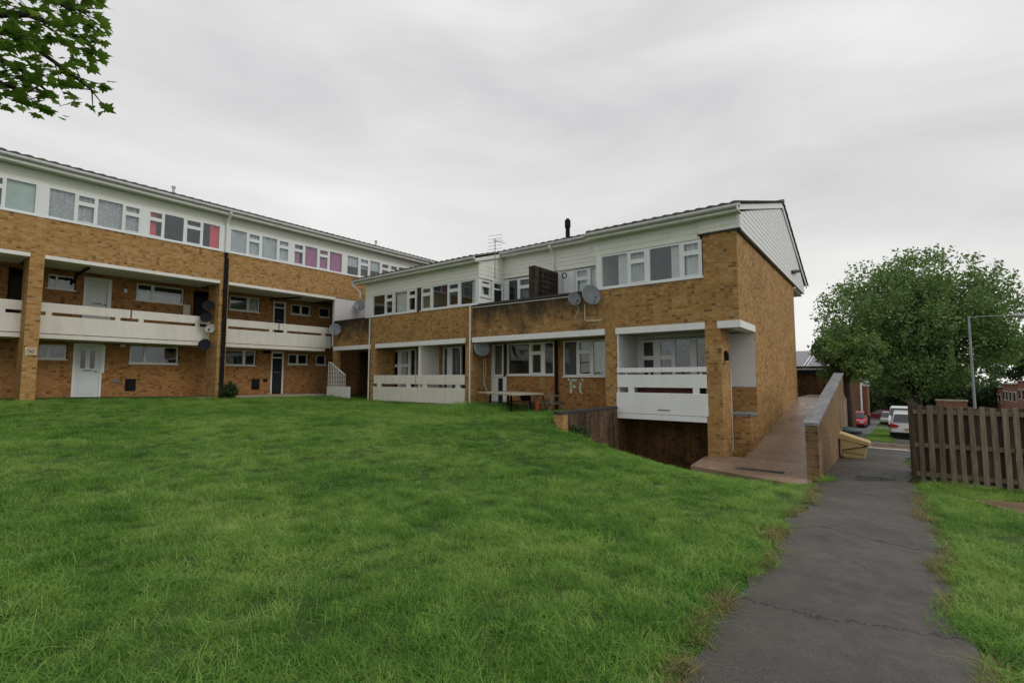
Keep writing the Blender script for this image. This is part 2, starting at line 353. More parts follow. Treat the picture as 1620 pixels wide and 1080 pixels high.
tag(grid(xs,ys,hgt,'ground',M['ground']),kind='structure')
# lawn unevenness is in the blades; path
def edgeL(x): return 1.0+.05*np.sin(x*2.1)+.03*np.sin(x*5.3+1)+.03*np.sin(x*11)+np.clip((x-9.5),0,2)*.12
def edgeR(x): return -.36-.05*np.sin(x*1.7+2)-.04*np.sin(x*4.9)-.02*np.sin(x*13)+np.clip(x-8,0,4)*.0
px=spaced([(-3,18,.12)]); 
def expath(X,Y):
    t=Y; return X, edgeR(X)+(edgeL(X)-edgeR(X))*t
pw=grid(px,np.linspace(0,1,9),hgt,'path',M['path'],.014,ex=expath); tag(pw,kind='structure')
# pavement beyond the fence, kerbs, roads
def slab(name,mat,x0,x1,y0,y1,dz,nx=12,ny=10,zf=hgt): return tag(grid(np.linspace(x0,x1,nx),np.linspace(y0,y1,ny),zf,name,mat,dz),kind='structure')
slab('pavement',M['road'],18.01,20.9,-6,1.1,.016)
slab('brown_paving',M['brown'],20.9,23.0,-14,3.5,.010)
slab('road',M['roadd'],23.16,27.6,-30,8,.004,6,20)
slab('street',M['roadd'],27.6,120,-3.6,-.2,.006,60,4)
slab('cross_road',M['roadd'],60,66,-.2,6,.008,4,6)
slab('street_end',M['roadd'],108,122,-14,14,.010,6,8)
slab('far_pavement',M['road'],27.6,105,.9,2.2,.05,50,3)
kb=MB()
for yy in np.arange(-14,3.4,.92):
    z=hz(23.08,yy); kb.box(23.0,23.14,yy,yy+.9,z-.2,z+.10)
tag(kb.build('kerb',M['concrete']),kind='structure')
kb=MB()
for yy in np.arange(-6,1.0,.92):
    z=hz(20.9,yy); kb.box(20.85,20.97,yy,yy+.9,z-.2,z+.045)
tag(kb.build('pavement_edging',M['white']),kind='structure')
# side pavement to the right of the lawn
sp=MB(); pts=[(10.75,-.98),(11.1,-1.6),(11.4,-3),(11.4,-7),(8.6,-7),(9.2,-3),(9.9,-1.45)]
sp.face([(x,y,hz(x,y)+.03) for x,y in pts]); tag(sp.build('side_path',M['brown']),kind='structure')
# ---------------------------------------------------------------- wing apron + ramp
ap=MB(); AZ=-.375
pts=[(11.85,3.75),(10.95,1.25),(13.9,1.3),(13.9,3.9),(13.0,3.85)]
ap.prism([(x,y,AZ-.6) for x,y in pts],(0,0,.6)); tag(ap.build('apron',M['apron']),kind='structure')
rm=MB(); RS=(.87-AZ)/(23.4-13.9)
rm.prism([(13.9,1.3,AZ),(23.4,1.3,.87),(28.0,1.3,.87),(28.0,1.3,-1.6),(13.9,1.3,-1.6)],(0,1.7,0))
tag(rm.build('ramp',M['apron']),kind='structure')
dg=empty('drain_grate',(0,0,0)); tag(dg,'dark rusty drain grate set in the brown concrete apron','drain grate')
x,y=onZ(1205,744,AZ); m=MB()
for i in range(9): m.box(x-.1,x+.1,y-.42+i*.105,y-.36+i*.105,AZ+.004,AZ+.012)
m.build('bars',M['copingd'],dg); m=MB(); m.box(x-.12,x+.12,y-.45,y+.53,AZ+.001,AZ+.005); m.build('frame',M['copingd'],dg)
# manhole covers on the path
def manhole(px_,py_,w,label):
    x,y=onZ(px_,py_,-.33); z=hz(x,y)+.016; r=empty('manhole_cover',(x,y,z)); tag(r,label,'manhole cover')
    m=MB()
    for i in range(7):
        for j in range(7): m.box(-w+i*w*.29,-w+i*w*.29+w*.2,-w+j*w*.29,-w+j*w*.29+w*.2,.004,.009)
    m.build('studs',M['copingd'],r); m=MB(); m.box(-w*1.1,w*1.08,-w*1.1,w*1.08,-.01,.004); m.build('plate',M['copingd'],r)
manhole(1385,757,.3,'studded metal manhole cover in the asphalt path by the fence corner')
# ramp wall
rw=empty('ramp_wall',(11.7,1.25,-.3)); tag(rw,'sloping brick wall with grey coping along the ramp edge','wall'); 
def place(o,root): o.matrix_parent_inverse=Matrix.Translation(-root.location) if False else Matrix.Identity(4)
def childof(root,mb,name,mat,**k):
    L=Vector(root.location); mb.v=[(a-L.x,b-L.y,c-L.z) for a,b,c in mb.v]; return mb.build(name,mat,root,**k)
m=MB(); x0,x1=11.72,19.9; z0,z1=.72,1.80
m.prism([(x0,1.14,-1.4),(x1,1.14,-1.9),(x1,1.14,z1),(x0,1.14,z0)],(0,.22,0)); childof(rw,m,'wall',M['brickW'])
m=MB(); n=70
for i in range(n):
    a=x0-.02+(x1-x0+.04)*i/n; b=x0-.02+(x1-x0+.04)*(i+.93)/n; za=z0+(z1-z0)*i/n; zb=z0+(z1-z0)*(i+.93)/n
    m.prism([(a,1.115,za),(b,1.115,zb),(b,1.115,zb+.058),(a,1.115,za+.058)],(0,.27,0))
childof(rw,m,'coping',M['coping'])
# retaining wall of the terrace
rt=empty('retaining_wall',(10.3,6.45,.3)); tag(rt,'black-stained low brick retaining wall ending in a pier beside the lawn','wall')
m=MB(); m.box(10.62,13.49,6.36,6.58,-1.6,.79); childof(rt,m,'wall',M['brickS'])
m=MB(); m.box(10.36,10.62,6.355,6.60,-.9,.79); childof(rt,m,'pier',M['brickC'])
m=MB()
for i in range(40):
    a=10.34+i*.0782; m.box(a,a+.072,6.34,6.61,.792,.85)
childof(rt,m,'coping',M['copingd'])
# ================================================================= BUILDINGS
def window(parent,ori,d,z0,z1,lights,fr=.045,sill=True,curt=None,reveal=0,label=None,proud=.0,jambs=True):
    """lights: (u0,u1,kind) kind f fixed, c casement with top opener; d = front face of frame"""
    lights=[(min(a,b),max(a,b),k) for a,b,k in lights]; lights.sort()
    ua=lights[0][0]; ub=lights[-1][1]
    m=MB(); T=.07
    m.o(ori,ua-fr,ub+fr,d,d+T,z1-fr,z1); m.o(ori,ua-fr,ub+fr,d,d+T,z0,z0+fr)
    edges=[ua]+[ (lights[i][1]+lights[i+1][0])/2 for i in range(len(lights)-1)]+[ub]
    m.o(ori,ua-fr,ua,d,d+T,z0+fr,z1-fr); m.o(ori,ub,ub+fr,d,d+T,z0+fr,z1-fr)
    for i in range(len(lights)-1):
        a,b=lights[i][1],lights[i+1][0]
        if b-a<.03: c=(a+b)/2; a,b=c-.02,c+.02
        m.o(ori,a,b,d,d+T,z0+fr,z1-fr)
    for a,b,k in lights:
        if k=='c':
            zt=z0+(z1-z0)*.67; s=.035
            m.o(ori,a,b,d-.012,d+T-.01,zt-.03,zt+.03)
            for (q0,q1) in ((z0+fr,zt-.03),(zt+.03,z1-fr)):
                m.o(ori,a,a+s,d-.012,d+T-.01,q0,q1); m.o(ori,b-s,b,d-.012,d+T-.01,q0,q1)
                m.o(ori,a+s,b-s,d-.012,d+T-.01,q1-s,q1); m.o(ori,a+s,b-s,d-.012,d+T-.01,q0,q0+s)
    if sill: m.o(ori,ua-fr-.04,ub+fr+.04,d-.05,d+.03,z0-.045,z0-.002)
    w=m.build('window',M['upvc'],parent)
    if label: w['label']=label
    g=MB()
    for a,b,k in lights: g.o(ori,a+.002,b-.002,d+.03,d+.036,z0+fr,z1-fr)
    g.build('pane',M['glass'],w)
    for c in (curt or []):
        u0,u1,mat=c[:3]; zz0=c[3] if len(c)>3 else z0+.04; zz1=c[4] if len(c)>4 else z1-.04; amp=c[5] if len(c)>5 else .03
        if u0>u1: u0,u1=u1,u0
        cm=MB(); n=max(4,int((u1-u0)/.03)); ph=random.random()*6
        P=[]
        for i in range(n+1):
            u=u0+(u1-u0)*i/n; dd=d+.10+amp*math.sin(u*32+ph+1.5*math.sin(u*9)); P.append((u,dd))
        for i in range(n):
            (a,da),(b,db)=P[i],P[i+1]
            q=[(a,da,zz0),(b,db,zz0),(b,db,zz1),(a,da,zz1)]
            cm.face([(x,y,z) if ori=='A' else (y,x,z) for x,y,z in q])
        cm.build('curtain' if amp>0 else 'blind',M[mat],w)
    return w
def siding(mb,ori,u0,u1,z0,z1,d,pitch=.15,sgn=-1,thick=.014):
    n=max(1,round((z1-z0)/pitch)); h=(z1-z0)/n
    for i in range(n):
        a=z0+i*h; b=a+h
        prof=[(d,a),(d+sgn*thick,a+.004),(d+sgn*thick*.25,b),(d,b)]
        if ori=='A': mb.prism([(u0,p[0],p[1]) for p in prof],(u1-u0,0,0))
        else: mb.prism([(p[0],u0,p[1]) for p in prof],(0,u1-u0,0))
def roofslope(mb,ori,u0,u1,d0,z0,d1,z1,course=.34,roll=.30,amp=.028):
    L=math.hypot(d1-d0,z1-z0); n=int(L/course)+1; ud=(d1-d0)/L; uz=(z1-z0)/L
    us=np.arange(u0,u1+.001,roll/6)
    nrm=(-uz,ud) if d1>d0 else (uz,-ud)
    for i in range(n):
        s0=i*course; s1=min(L,s0+course+.04)
        base=len(mb.v)
        for u in us:
            k=abs(math.sin(math.pi*(u-u0)/roll))**.8*amp*2
            for s,off in ((s0,.0),(s0,.045),(s1,.005)):
                D=d0+ud*s+nrm[0]*(off+(k if off>0 else 0)); Z=z0+uz*s+nrm[1]*(off+(k if off>0 else 0))
                mb.v.append((u,D,Z) if ori=='A' else (D,u,Z))
        for j in range(len(us)-1):
            a=base+3*j; mb.f.append((a,a+3,a+4,a+1)); mb.f.append((a+1,a+4,a+5,a+2))
def U(ori,px_,py_,d): return (onA if ori=='A' else onB)(px_,py_,d)[0]
# ---------------------------------------------------------------- block A (long three-storey block)
QA=21.3; WG=23.3; QP=22.1; PA0,PA1=-12.0,22.0
A=empty('apartment_block',(5,23,.9)); tag(A,'long three-storey yellow brick block of flats with open access balconies','apartment block','blocks of flats')
def pa(mb,name,mat,split=False,**k):
    if split: return [pa(q,name,mat,**k) for q in pieces(mb)][-1]
    L=A.location; mb.v=[(a-L.x,b-L.y,c-L.z) for a,b,c in mb.v]; return mb.build(name,mat,A,**k)
class Sub:   # lets window() build in world coordinates under a moved root
    pass
def fixchild(o,root): o.location=-Vector(root.location)
pil=[(-8.3,-7.97),(-2.76,-2.43),(2.78,3.12),(8.32,8.65)]
bands=[(a[1],b[0]) for a,b in zip(pil,pil[1:])]+[(PA0,pil[0][0]),(8.65,13.56)]
m=MB(); m.box(PA0,PA1,QA,QA+.3,5.63,6.83)
pa(m,'front_wall',M['brick'])
m=MB()
for a,b in pil: m.box(a,b,QA,QA+1.05,.3,5.629)
pa(m,'pillar',M['brick'],split=True)
m=MB(); m.box(13.56,17.5,QA+.03,QA+.2,3.2,5.62); pa(m,'painted_wall',M['brickwhite'])
m=MB()
for a,b in bands: m.box(a,b,QA-.02,QA+.32,5.51,5.625)
for a,b in bands: m.box(a,b,QA+.32,WG-.01,5.56,5.62)
s=pa(m,'upper_slab',M['white'],split=True)
for (a,b) in bands: 
    m=MB(); m.box(a,b,QP-.01,WG-.01,3.0,3.14); pa(m,'balcony_slab',M['cream'])
ztop=onA(117,482.4,QP)[1]; zs1=onA(117,496.7,QP)[1]; zs0=onA(117,501.8,QP)[1]
def balc(u0,u1,blocks,joint,q,z):
    # z: bottom, slot bottom, slot top, top
    m=MB(); m.box(u0,u1,q,q+.09,z[0],z[1])
    if joint: m.box(u0,joint-.025,q,q+.09,z[2],z[3]); m.box(joint+.025,u1,q,q+.09,z[2],z[3])
    else: m.box(u0,u1,q,q+.09,z[2],z[3])
    for a,b in blocks: m.box(a,b,q+.003,q+.087,z[1]-.01,z[2]+.01)
    return m
Z4=(3.165,zs0,zs1,ztop)
X=lambda p_: onA(p_,500,QP)[0]
pa(balc(3.12,8.32,[(X(72),X(82)),(X(183),X(191)),(X(220),X(228)),(X(310),X(317))],X(207.5),QP,Z4),'balcony_front',M['cream'],bevel=.006)
pa(balc(8.65,13.9,[(8.66,X(361.5)),(X(427),X(432)),(X(450),X(455)),(X(510),X(515.5))],X(442),QP,Z4),'balcony_front',M['cream'],bevel=.006)
for sh in (-5.54,-11.08):
    pa(balc(max(PA0,3.12+sh),8.32+sh,[(X(183)+sh,X(191)+sh),(X(220)+sh,X(228)+sh),(X(310)+sh,X(317)+sh)],X(207.5)+sh,QP,Z4),'balcony_front',M['cream'],bevel=.006)
# gallery wall and its openings (pixel columns read on the wall plane)
XG=lambda p_,y_=560: onA(p_,y_,WG)[0]
ZG=lambda x_,y_: onA(x_,y_,WG)[1]
gw=[ # px0,px1, z0,z1, lights px, curtains
 (61,106,2.36,2.86,[(63,74,'f'),(78,102,'f')],[]),
 (205,283,2.26,2.95,[(208,228,'f'),(232,280,'f')],[(232,250,'c_blind')]),
 (68,113,4.86,5.35,[(70,80,'f'),(84,108,'f')],[]),
 (210,287,4.76,5.42,[(213,234,'f'),(239,284,'f')],[(213,234,'c_grey',4.8,5.15),(240,283,'c_grey',4.8,5.1)]),
 (360,409,4.76,5.42,[(362,388,'f'),(392,406,'f')],[(392,406,'c_grey')]),
 (458,491,4.86,5.35,[(460,473,'f'),(476,488,'f')],[]),
 (503,522,4.86,5.35,[(505,519,'f')],[]),
 (356,406,2.26,2.95,[(358,385,'f'),(389,403,'f')],[(358,372,'c_net',2.3,2.6)]),
 (456,489,2.36,2.86,[(458,470,'f'),(473,486,'f')],[]),
 (500,518,2.36,2.86,[(502,515,'f')],[])]
doors=[(116,163,.92,2.95,'w'),(126,171,3.42,5.42,'w2'),(302,330,3.42,5.42,'open'),(430,450,3.42,5.38,'d'),(429.5,449.5,.92,2.95,'d')]
ops=[]
for w in gw: ops.append((XG(w[0]),XG(w[1]),w[2],w[3]))
for dr in doors: ops.append((XG(dr[0]),XG(dr[1]),dr[2],dr[3]))
extra=[]
for sh in (-5.54,-11.08):
    for w in gw[:4]: extra.append((XG(w[0])+sh,XG(w[1])+sh,w[2],w[3]))
    for dr in doors[:3]: extra.append((XG(dr[0])+sh,XG(dr[1])+sh,dr[2],dr[3]))
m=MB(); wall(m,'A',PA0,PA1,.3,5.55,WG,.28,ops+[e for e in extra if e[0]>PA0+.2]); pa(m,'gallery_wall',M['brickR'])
def winA(w,sh=0,d=WG+.04):
    lights=[(XG(a)+sh,XG(b)+sh,k) for a,b,k in w[4]]
    cur=[(XG(c[0])+sh,XG(c[1])+sh)+tuple(c[2:]) for c in w[5]]
    o=window(A,'A',d,w[2],w[3],lights,curt=cur); fixchild(o,A); return o
for w in gw: winA(w)
for sh in (-5.54,-11.08):
    for w in gw[:4]:
        if XG(w[0])+sh>PA0+.2: winA(w,sh)
def door(root,ori,u0,u1,z0,z1,d,kind,label=None):
    if u0>u1: u0,u1=u1,u0
    m=MB(); F=.07; lo=Vector(root.location)
    m.o(ori,u0,u0+F,d-.02,d+.08,z0,z1); m.o(ori,u1-F,u1,d-.02,d+.08,z0,z1); m.o(ori,u0+F,u1-F,d-.02,d+.08,z1-F,z1)
    zt=z1-F
    if kind=='d': zt=z1-.32; m.o(ori,u0+F,u1-F,d-.02,d+.08,zt,zt+.06)
    if kind=='open': frame=m.build('door_frame',M['blackp'],root)
    else: frame=m.build('door_frame',M['upvc'],root)
    frame.location=-lo
    if label: frame['label']=label
    if kind=='open':
        return
    l=MB()
    if kind=='d':
        l.o(ori,u0+F,u1-F,d+.02,d+.065,z0+.03,zt-.003); leaf=l.build('door',M['door_dark'],root)
        g=MB(); g.o(ori,u0+F,u1-F,d+.03,d+.04,zt+.063,z1-F-.003); g.build('fanlight',M['glass'],frame)
    else:
        l.o(ori,u0+F,u1-F,d+.02,d+.065,z0+.03,z1-F-.003)
        W=u1-u0; c=(u0+u1)/2
        if kind=='w2':
            for cx in (c-W*.16,c+W*.16):
                for zz in (z0+.25,z0+1.0): l.o(ori,cx-W*.11,cx+W*.11,d+.005,d+.021,zz,zz+.55)
            for k in range(7):
                a0=math.pi*k/7; a1=math.pi*(k+.8)/7; zc=z0+1.62; r=W*.27
                q=[(c+math.cos(a0)*r*.35,zc+math.sin(a0)*r*.35),(c+math.cos(a0)*r,zc+math.sin(a0)*r),(c+math.cos(a1)*r,zc+math.sin(a1)*r),(c+math.cos(a1)*r*.35,zc+math.sin(a1)*r*.35)]
                if ori=='A': l.prism([(a,d+.005,b) for a,b in q],(0,.016,0))
        else: l.o(ori,u0+F+.12,u1-F-.12,d+.008,d+.021,z0+.18,z0+.85)
        leaf=l.build('door',M['door_white'],root,bevel=.006)
        if kind=='w':
            g=MB()
            for cx in (c-W*.16,c+W*.16): g.o(ori,cx-W*.08,cx+W*.08,d+.01,d+.022,z0+1.12,z0+1.78)
            g.build('glazing',M['carglass'],leaf)
    leaf.location=-lo
    h=MB(); c=u1-F-.1; h.o(ori,c-.06,c+.04,d-.03,d+.015,z0+1.0,z0+1.03); h.o(ori,(u0+u1)/2-.14,(u0+u1)/2+.14,d+.004,d+.019,z0+1.02,z0+1.06); h.build('handle',M['metal'],leaf)
for dr in doors: door(A,'A',XG(dr[0]),XG(dr[1]),dr[2],dr[3],WG+.03,dr[4],{'w':'white front door with two narrow dark glass strips','w2':'white panelled front door with arched fan window','d':'dark front door in a white frame','open':'open dark doorway'}[dr[4]])
for sh in (-5.54,-11.08):
    for dr in doors[:3]:
        if XG(dr[0])+sh>PA0+.2: door(A,'A',XG(dr[0])+sh,XG(dr[1])+sh,dr[2],dr[3],WG+.03,dr[4])
# hatches, vents, trunking on the gallery wall
for (a,b,c,d_,nm,mt) in [(198,215,599,618,'service_hatch','blackp'),(398,410.5,599,616,'service_hatch','blackp'),(416,423,599,604,'vent','blackp'),(177,189,600,605,'vent','metal'),(162.5,167,546,590,'cable_trunking','upvc'),(171.5,175,442,487,'cable_trunking','upvc'),(290,301,482,500,'letter_board','cream'),(196,201,457,463,'wall_lamp','upvc'),(190,199,543,549,'wall_lamp','cream'),(416,428,554,559,'wall_lamp','blackp')]:
    m=MB(); u0,u1=XG(a,c),XG(b,c); z1,z0=ZG((a+b)/2,c),ZG((a+b)/2,d_)
    m.box(u0,u1,WG-.06 if 'lamp' in nm else WG-.03,WG-.001,z0,min(z1,2.97 if z1<3.1 else 5.5)); pa(m,nm,M[mt],bevel=.01)
# black soil pipe under the slab ceiling
m=MB(); p0=onA(150,422,QA+.4); 
m.tube([(4.3,21.75,5.47),(4.25,23.1,5.42),(4.2,23.2,5.1)],.05); m.tube([(12.0,21.7,5.45),(11.2,23.0,5.42)],.04); pa(m,'soil_pipe',M['blackp'],split=True)
# upper storey windows
ZW0,ZW1=6.87,7.9
XU=lambda p_: onA(p_,331+.186*p_-8,QA)[0]
UW=[([(-60,-30,'f'),(-27,4,'c'),(8,55,'f')],[(8,55,'c_green',None,None,0)]),
 ([(77,117,'f'),(121,150,'c'),(154,193,'f'),(196,221,'c')],[(77,221,'c_net')]),
 ([(235,257,'c'),(260,290,'f'),(294,318,'c'),(321,347,'f')],[(235,248,'c_red'),(333,347,'c_red')]),
 ([(365,390,'f'),(393,411,'c'),(415,438,'f'),(441,457,'c')],[(365,457,'c_grey')]),
 ([(465,480,'c'),(483,502,'f'),(505,519,'c'),(522,541,'f')],[(465,476,'c_pink'),(483,502,'c_pink'),(508,541,'c_pink')]),
 ([(550,567,'f'),(570,583,'c'),(586,601,'f'),(604,615,'c')],[(550,567,'c_grey',7.35,7.86,0),(570,583,'c_grey',7.35,7.86,0),(586,601,'c_grey',7.35,7.86,0)]),
 ([(618,629,'c'),(631,645,'f'),(647,658,'c'),(660,674,'f')],[])]
edges=[]
for lights,cur in UW:
    L_=[(XU(a),XU(b),k) for a,b,k in lights]
    C_=[]
    for c in cur:
        z0_=c[3] if len(c)>3 and c[3] else ZW0+.05; z1_=c[4] if len(c)>4 and c[4] else ZW1-.05
        C_.append((XU(c[0]),XU(c[1]),c[2],z0_,z1_,c[5] if len(c)>5 else .03))
    o=window(A,'A',QA+.02,ZW0,ZW1,L_,curt=C_,sill=True,fr=.05); fixchild(o,A); edges.append((L_[0][0]-.05,L_[-1][1]+.05))
# repeat to the left, outside the picture
for sh in (4.4,8.8):
    o=window(A,'A',QA+.02,ZW0,ZW1,[(edges[0][0]-sh+.1+i*.9+.05,edges[0][0]-sh+.1+i*.9+.85,'fc'[i%2]) for i in range(4)],curt=[],fr=.05); fixchild(o,A); edges.insert(0,(edges[0][0]-sh+.1,edges[0][0]-sh+3.7)) if sh<5 else None
m=MB(); es=sorted(edges)
for (a,b),(c,d_) in zip(es,es[1:]):
    if c-b>.02: m.box(b,c,QA+.01,QA+.12,ZW0-.04,ZW1)
m.box(es[-1][1],PA1,QA+.01,QA+.12,ZW0-.04,ZW1)
pa(m,'mullion_panel',M['upvc'],split=True)
m=MB(); siding(m,'A',PA0,PA1,7.905,8.34,QA+.06,.15); m.box(PA0,PA1,QA+.06,QA+.3,7.905,8.34); pa(m,'cladding',M['clad'])
m=MB(); m.box(PA0,PA1,QA-.32,QA-.29,8.33,8.47); m.box(PA0,PA1,QA-.289,QA+.3,8.35,8.38); pa(m,'fascia',M['white'],split=True)
m=MB(); m.tube([(PA0,QA-.37,8.49),(PA1,QA-.37,8.49)],.062,10); pa(m,'gutter',M['gutter'],split=True)
m=MB(); roofslope(m,'A',PA0,PA1,QA-.40,8.52,QA+6.4,8.52+6.8*.3); roofslope(m,'A',PA0,PA1,QA+13.2,8.52,QA+6.4,8.52+6.8*.3,course=1.2,roll=.9)
pa(m,'roof',M['tile'])
m=MB()
for ux in (XU(284),XU(610)):
    m.tube([(ux,QA+.9,9.0),(ux,QA+.9,9.25)],.05); m.tube([(ux,QA+.9,9.22),(ux,QA+.9,9.3)],.075)
m_=pa(m,'roof_vent',M['gutter'],split=True)
m=MB(); m.box(PA0,PA1,QA+2.6,QA+2.7,5.7,8.9); m.box(PA0,PA1,WG+1.9,WG+2.0,.6,5.5); m.box(PA0,PA1,WG+.28,WG+2,3.0,3.3); m.box(PA0,PA1,QA+.3,QA+12.8,5.63,5.75)
m.box(PA0,PA0+.2,QA,QA+12.8,5.75,8.5); m.box(PA0,PA0+.2,WG,QA+12.8,.3,5.6); m.box(PA1-.2,PA1,QA+.31,QA+12.8,5.76,8.5); m.box(PA1-.2,PA1,WG+.28,QA+12.8,.3,5.6)
for u in (-6,-.9,XU(228),XU(357),XU(460.5),XU(545),XU(617)): m.box(u-.05,u+.05,QA+.3,QA+2.6,5.76,8.8)
pa(m,'inner_wall',M['inner'],split=True)
m=MB(); m.box(PA0,PA1,QA+12.8,QA+13.0,.3,8.5); pa(m,'rear_wall',M['brick'])
m=MB(); m.box(PA0,13.5,QP-.3,WG+.1,.3,.90); pa(m,'floor_slab',M['concrete'])
# downpipe on pillar: white top with swan neck, black below
xp=XU(357.5)
m=MB(); m.tube([(xp,QA-.37,8.45),(xp,QA-.37,8.4),(xp,QA-.12,8.1),(xp,QA-.07,8.0),(xp,QA-.07,6.75)],.05,10); pa(m,'downpipe',M['upvc'],split=True)
m=MB(); m.tube([(xp,QA-.07,6.8),(xp,QA-.07,.9)],.052,10)
for z in (6.7,5.2,3.8,2.4): m.tube([(xp,QA-.07,z),(xp,QA-.07,z+.1)],.068,10)
m.box(xp+.06,xp+.12,QA-.05,QA-.001,.9,6.6); pa(m,'downpipe',M['blackp']).__setitem__('label','black lower downpipe with collars')
# ---------------------------------------------------------------- wing B
PB=13.5; B=empty('apartment_block',(18,11,0)); tag(B,'two-storey brick wing with white gable, roof terrace and satellite dishes','apartment block','blocks of flats')
def pb(mb,name,mat,split=False,**k):
    if split: return [pb(q,name,mat,**k) for q in pieces(mb)][-1]
    L=B.location; mb.v=[(a-L.x,b-L.y,c-L.z) for a,b,c in mb.v]; return mb.build(name,mat,B,**k)
GP=14.6; BP=14.9; NP=15.35
YB=lambda p_,d=PB: onB(p_,520,d)[0]
m=MB()
wall(m,'B',2.93,6.97,3.19,5.57,PB,.3,[(3.79,6.98,4.40,5.6)]); pb(m,'front_wall',M['brickC']); m=MB(); m.box(PB,PB+.3,12.2,18.33,3.19,4.40); pb(m,'front_wall',M['brickC']); m=MB()
m.box(PB,PB+.9,3.40,3.80,-1.4,3.189)                        # corner pillar
m.box(PB,GP,6.39,6.75,-1.4,3.189); m.box(PB,GP-.001,12.18,12.53,.2,3.189); m.box(PB,GP-.002,17.98,18.32,.3,3.189)
m.box(PB+.001,PB+.25,21.0,21.29,.3,3.19)
m.box(14.45,15.349,3.39,3.46,-.9,.64); m.box(14.45,15.349,2.93,3.0,-.9,.64); m.box(14.451,14.55,3.0,3.39,-.9,.64)
pb(m,'pillar',M['brickC'],split=True)
m=MB(); m.box(PB,PB+.25,6.971,12.199,3.19,4.36); pb(m,'parapet',M['brickP']).__setitem__('label','darkly weathered brick parapet of the roof terrace'); m=MB(); m.box(PB,PB+.25,18.331,21.29,3.19,4.40); pb(m,'parapet',M['brickP'])
m=MB(); m.box(PB-.03,PB+.28,6.98,11.86,4.362,4.43); m.box(PB-.03,PB+.28,18.8,21.2,4.402,4.44); pb(m,'parapet_coping',M['copingd'],split=True)
m=MB()
for i in range(7): m.box(14.43,15.34,2.915+i*.079,2.985+i*.079,.642,.72)
pb(m,'nook_coping',M['coping'])
# side wall
m=MB(); m.box(PB+.3,NP,2.93,3.2,3.19,5.57); m.box(NP,23.5,2.93,3.2,-1.2,5.57); m.box(NP+.001,NP+.2,3.2,3.9,-1,1.43); m.box(23.3,23.5,3.2,19.0,-1.2,6.2)
m.box(23.5,23.501,2.94,2.95,0,.1)
pb(m,'side_wall',M['brickC'])
m=MB(); m.box(NP-.012,NP+.2,2.94,3.9,1.432,2.998); pb(m,'nook_wall',M['brickwhite'])
# white lips + ceiling
m=MB()
for a,b in ((3.79,6.39),(6.75,12.18),(12.53,17.98),(18.33,21.25)): m.box(PB-.025,PB+.26,a,b,3.0,3.185)
m.box(PB-.03,PB+.3,2.90,3.47,3.0,3.186); m.box(PB+.3,NP-.02,2.90,3.2,3.0,3.186)
pb(m,'slab_edge',M['white2'],split=True)
m=MB()
for a,b in ((3.8,6.39),(6.75,12.18),(12.53,17.98)): m.box(PB+.26,NP-.05,a,b,3.03,3.18)
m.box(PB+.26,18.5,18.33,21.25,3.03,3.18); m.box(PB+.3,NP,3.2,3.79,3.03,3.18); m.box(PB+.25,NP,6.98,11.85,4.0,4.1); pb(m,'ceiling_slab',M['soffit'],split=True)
# ground recess back wall
YG=lambda p_: onB(p_,590,GP)[0]
ZGb=lambda x_,y_: onB(x_,y_,GP)[1]
W1=(YG(877),YG(802)); W2=(YG(962),YG(890)); D1=(YG(801),YG(773))
zs=1.80
LW=(YG(655),YG(619)); RW_=(YG(737),YG(700))
ops=[(W1[0],W1[1],zs,2.99),(W2[0],W2[1],zs-.05,2.99),(D1[0],D1[1]-.01,.62,2.99),(YG(659),YG(620),.75,2.99),(YG(738),YG(699),.75,2.99)]
m=MB(); wall(m,'B',6.75,17.98,-.3,3.03,GP+.01,.2,ops); m.box(PB+1.0,PB+1.2,3.8,6.35,-1.6,.5)
m.box(PB+.001,PB+.999,6.352,6.388,-1.2,3.0)
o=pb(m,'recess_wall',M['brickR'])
m=MB(); m.box(PB+1.0-.03,PB+1.0-.001,3.81,6.35,-1.6,.52); m.box(PB+.0,PB+1.0,6.34,6.351,-1.6,.5); pb(m,'basement_wall',M['brickD']).__setitem__('label','dark streaked brick wall under the balcony')  # darker brick tones with blotches and vertical streaks
# door passage, left end
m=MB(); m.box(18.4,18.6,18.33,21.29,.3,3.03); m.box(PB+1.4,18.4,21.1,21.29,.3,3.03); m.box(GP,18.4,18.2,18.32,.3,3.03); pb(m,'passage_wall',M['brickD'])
m=MB(); ya,yb=onB(545,600,17.0)[0],onB(560,600,17.0)[0]
m.box(17.0,17.06,yb-.5,yb-.43,.8,2.9); m.box(17.0,17.06,ya+.1,ya+.17,.8,2.9)
for z in (.85,1.2,1.55,1.9,2.25,2.6,2.83): m.box(17.0,17.05,yb-.43,ya+.1,z,z+.05)
pb(m,'glazed_door_frame',M['metal']); m=MB(); m.box(17.06,17.08,yb-.5,ya+.17,.8,2.9); pb(m,'glazed_door',M['carglass'])
m=MB(); m.box(14.3,14.38,18.34,18.5,1.75,2.95); m.box(14.28,14.42,18.325,18.58,1.68,1.75); pb(m,'window_frame',M['upvc'])
def winB(d,z0,z1,L_,C_=[],fr=.045,sill=True,yy=590):
    f=lambda p_: onB(p_,yy,d)[0]
    cur=[(f(c[0]),f(c[1]))+tuple(c[2:]) for c in C_]
    o=window(B,'B',d,z0,z1,[(f(a),f(b),k) for a,b,k in L_],curt=cur,fr=fr,sill=sill); fixchild(o,B); return o
winB(GP+.03,zs,2.98,[(804,837,'f'),(841,857,'c'),(862,875,'f')])
winB(GP+.03,zs-.05,2.98,[(893,912,'f'),(916,935,'c'),(939,960,'f')],[(893,912,'c_blind'),(939,958,'c_grey')])
winB(GP+.03,zs-.02,2.98,[(773.5,777,'c'),(782,794,'f')],[(782,794,'c_olive',None or 1.85,2.9,0)])
